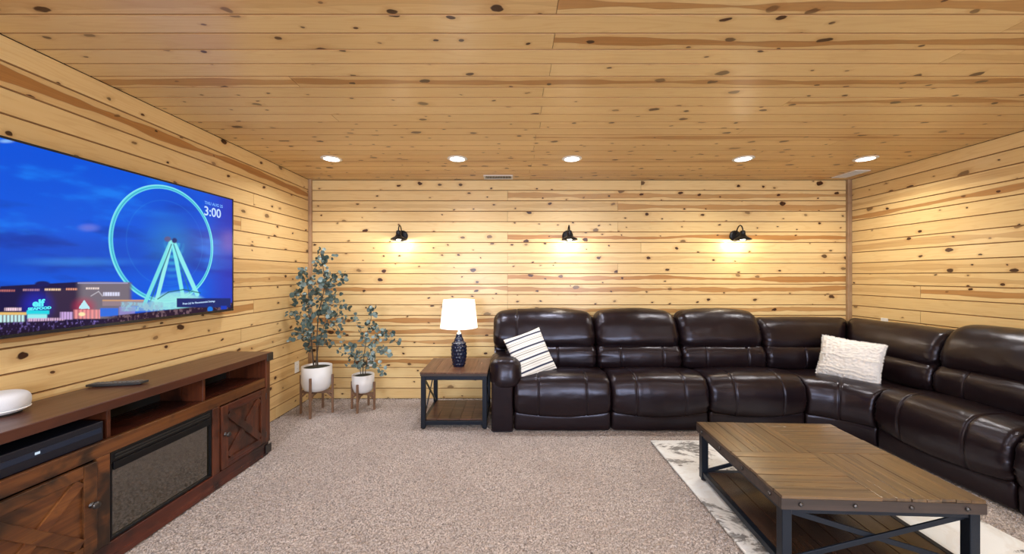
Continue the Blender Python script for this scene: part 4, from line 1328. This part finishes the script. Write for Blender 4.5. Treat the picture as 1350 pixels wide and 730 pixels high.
pt1, h1 = pot_stand(-1.950, 3.714, 0.140, 0.232, 0.475, 0.385,
    'four-legged brown wooden stand holding the taller plant by the left corner',
    'tall faux eucalyptus tree with silvery round leaves in a white pot', R(-39))
T1 = [([(414, 486, 0.0), (411, 455, 0.0), (408, 420, 0.02), (406, 390, 0.04)], 0.0075),
      ([(419, 486, 0.02), (418, 455, 0.03), (420, 415, 0.05), (428, 375, 0.05), (424, 340, 0.03), (423, 326, 0.02)], 0.0075),
      ([(416, 486, -0.03), (419, 460, -0.04), (427, 430, -0.06), (434, 400, -0.08)], 0.006)]
B1 = [([(408, 425, 0.02), (396, 415, 0.0), (384, 410, -0.04), (371, 417, -0.06)], 0.002),
      ([(408, 440, 0.02), (396, 436, -0.06), (388, 442, -0.1), (385, 450, -0.1)], 0.002),
      ([(407, 400, 0.04), (398, 390, 0.0), (390, 385, -0.05), (385, 405, -0.08)], 0.002),
      ([(408, 412, 0.02), (402, 398, 0.1), (396, 385, 0.12), (399, 365, 0.12), (401, 352, 0.1)], 0.002),
      ([(406, 392, 0.04), (406, 378, 0.0), (401, 368, -0.02), (398, 356, -0.02)], 0.002),
      ([(422, 400, 0.05), (414, 385, 0.1), (410, 370, 0.15), (408, 362, 0.15)], 0.002),
      ([(427, 378, 0.05), (432, 368, 0.0), (443, 364, -0.02), (456, 360, -0.03)], 0.002),
      ([(428, 384, 0.05), (440, 378, 0.06), (448, 372, 0.05), (456, 370, 0.05)], 0.002),
      ([(434, 402, -0.08), (443, 398, -0.12), (452, 402, -0.14), (461, 404, -0.15)], 0.002),
      ([(431, 415, -0.07), (442, 412, -0.1), (450, 416, -0.12), (458, 420, -0.1)], 0.002),
      ([(428, 428, -0.06), (438, 425, -0.08), (446, 434, -0.1), (452, 442, -0.1)], 0.002),
      ([(420, 418, 0.05), (430, 405, 0.1), (438, 392, 0.12), (446, 388, 0.12)], 0.002),
      ([(425, 350, 0.03), (432, 342, 0.02), (438, 336, 0.0)], 0.0018),
      ([(426, 360, 0.04), (420, 350, 0.05), (416, 340, 0.05)], 0.0018),
      ([(418, 452, 0.03), (425, 448, 0.0), (434, 452, -0.04), (440, 456, -0.05)], 0.002),
      ([(410, 450, 0.0), (405, 440, -0.08), (408, 425, -0.12), (412, 410, -0.14)], 0.002),
      ([(412, 465, 0.0), (404, 455, 0.05), (398, 440, 0.08), (394, 425, 0.08)], 0.002)]
grow(pt1, h1-0.02, T1, B1, 560, 5, 3.714, 290)
pt2, h2 = pot_stand(-1.530, 3.820, 0.108, 0.180, 0.362, 0.285,
    'four-legged brown wooden stand holding the shorter plant near the end table',
    'shorter faux eucalyptus with pale round leaves in a small white pot', R(-50))
T2 = [([(478, 497, 0.0), (480, 470, 0.0), (484, 440, 0.02), (490, 415, 0.02), (488, 404, 0.02)], 0.005),
      ([(481, 497, 0.01), (484, 475, 0.0), (492, 455, -0.04), (500, 440, -0.06)], 0.0045),
      ([(476, 497, 0.0), (474, 480, 0.02), (470, 460, 0.04)], 0.0045)]
B2 = [([(482, 450, 0.01), (476, 436, 0.0), (470, 425, -0.02), (468, 414, -0.02)], 0.0018),
      ([(474, 480, 0.02), (462, 470, -0.02), (452, 462, -0.05), (446, 466, -0.06)], 0.0018),
      ([(472, 470, 0.03), (463, 458, 0.0), (457, 452, -0.02), (450, 455, -0.04)], 0.0018),
      ([(496, 447, -0.05), (506, 443, -0.07), (516, 446, -0.08), (524, 452, -0.09)], 0.0018),
      ([(500, 440, -0.06), (506, 434, -0.06), (514, 440, -0.06), (520, 443, -0.07)], 0.0018),
      ([(488, 465, -0.03), (500, 462, -0.08), (510, 465, -0.1), (518, 464, -0.1)], 0.0018),
      ([(482, 478, 0.0), (494, 478, -0.08), (502, 486, -0.1), (510, 490, -0.1)], 0.0018),
      ([(476, 485, 0.0), (466, 482, -0.05), (458, 480, -0.08)], 0.0018),
      ([(480, 485, 0.0), (486, 478, 0.06), (494, 470, 0.08)], 0.0018),
      ([(486, 432, 0.02), (492, 428, 0.0), (498, 428, -0.02)], 0.0018),
      ([(479, 488, 0.0), (476, 474, -0.08), (480, 462, -0.1)], 0.0018),
      ([(489, 415, 0.02), (494, 408, 0.0), (493, 402, 0.0)], 0.0016)]
grow(pt2, h2-0.02, T2, B2, 270, 8, 3.82, 290)
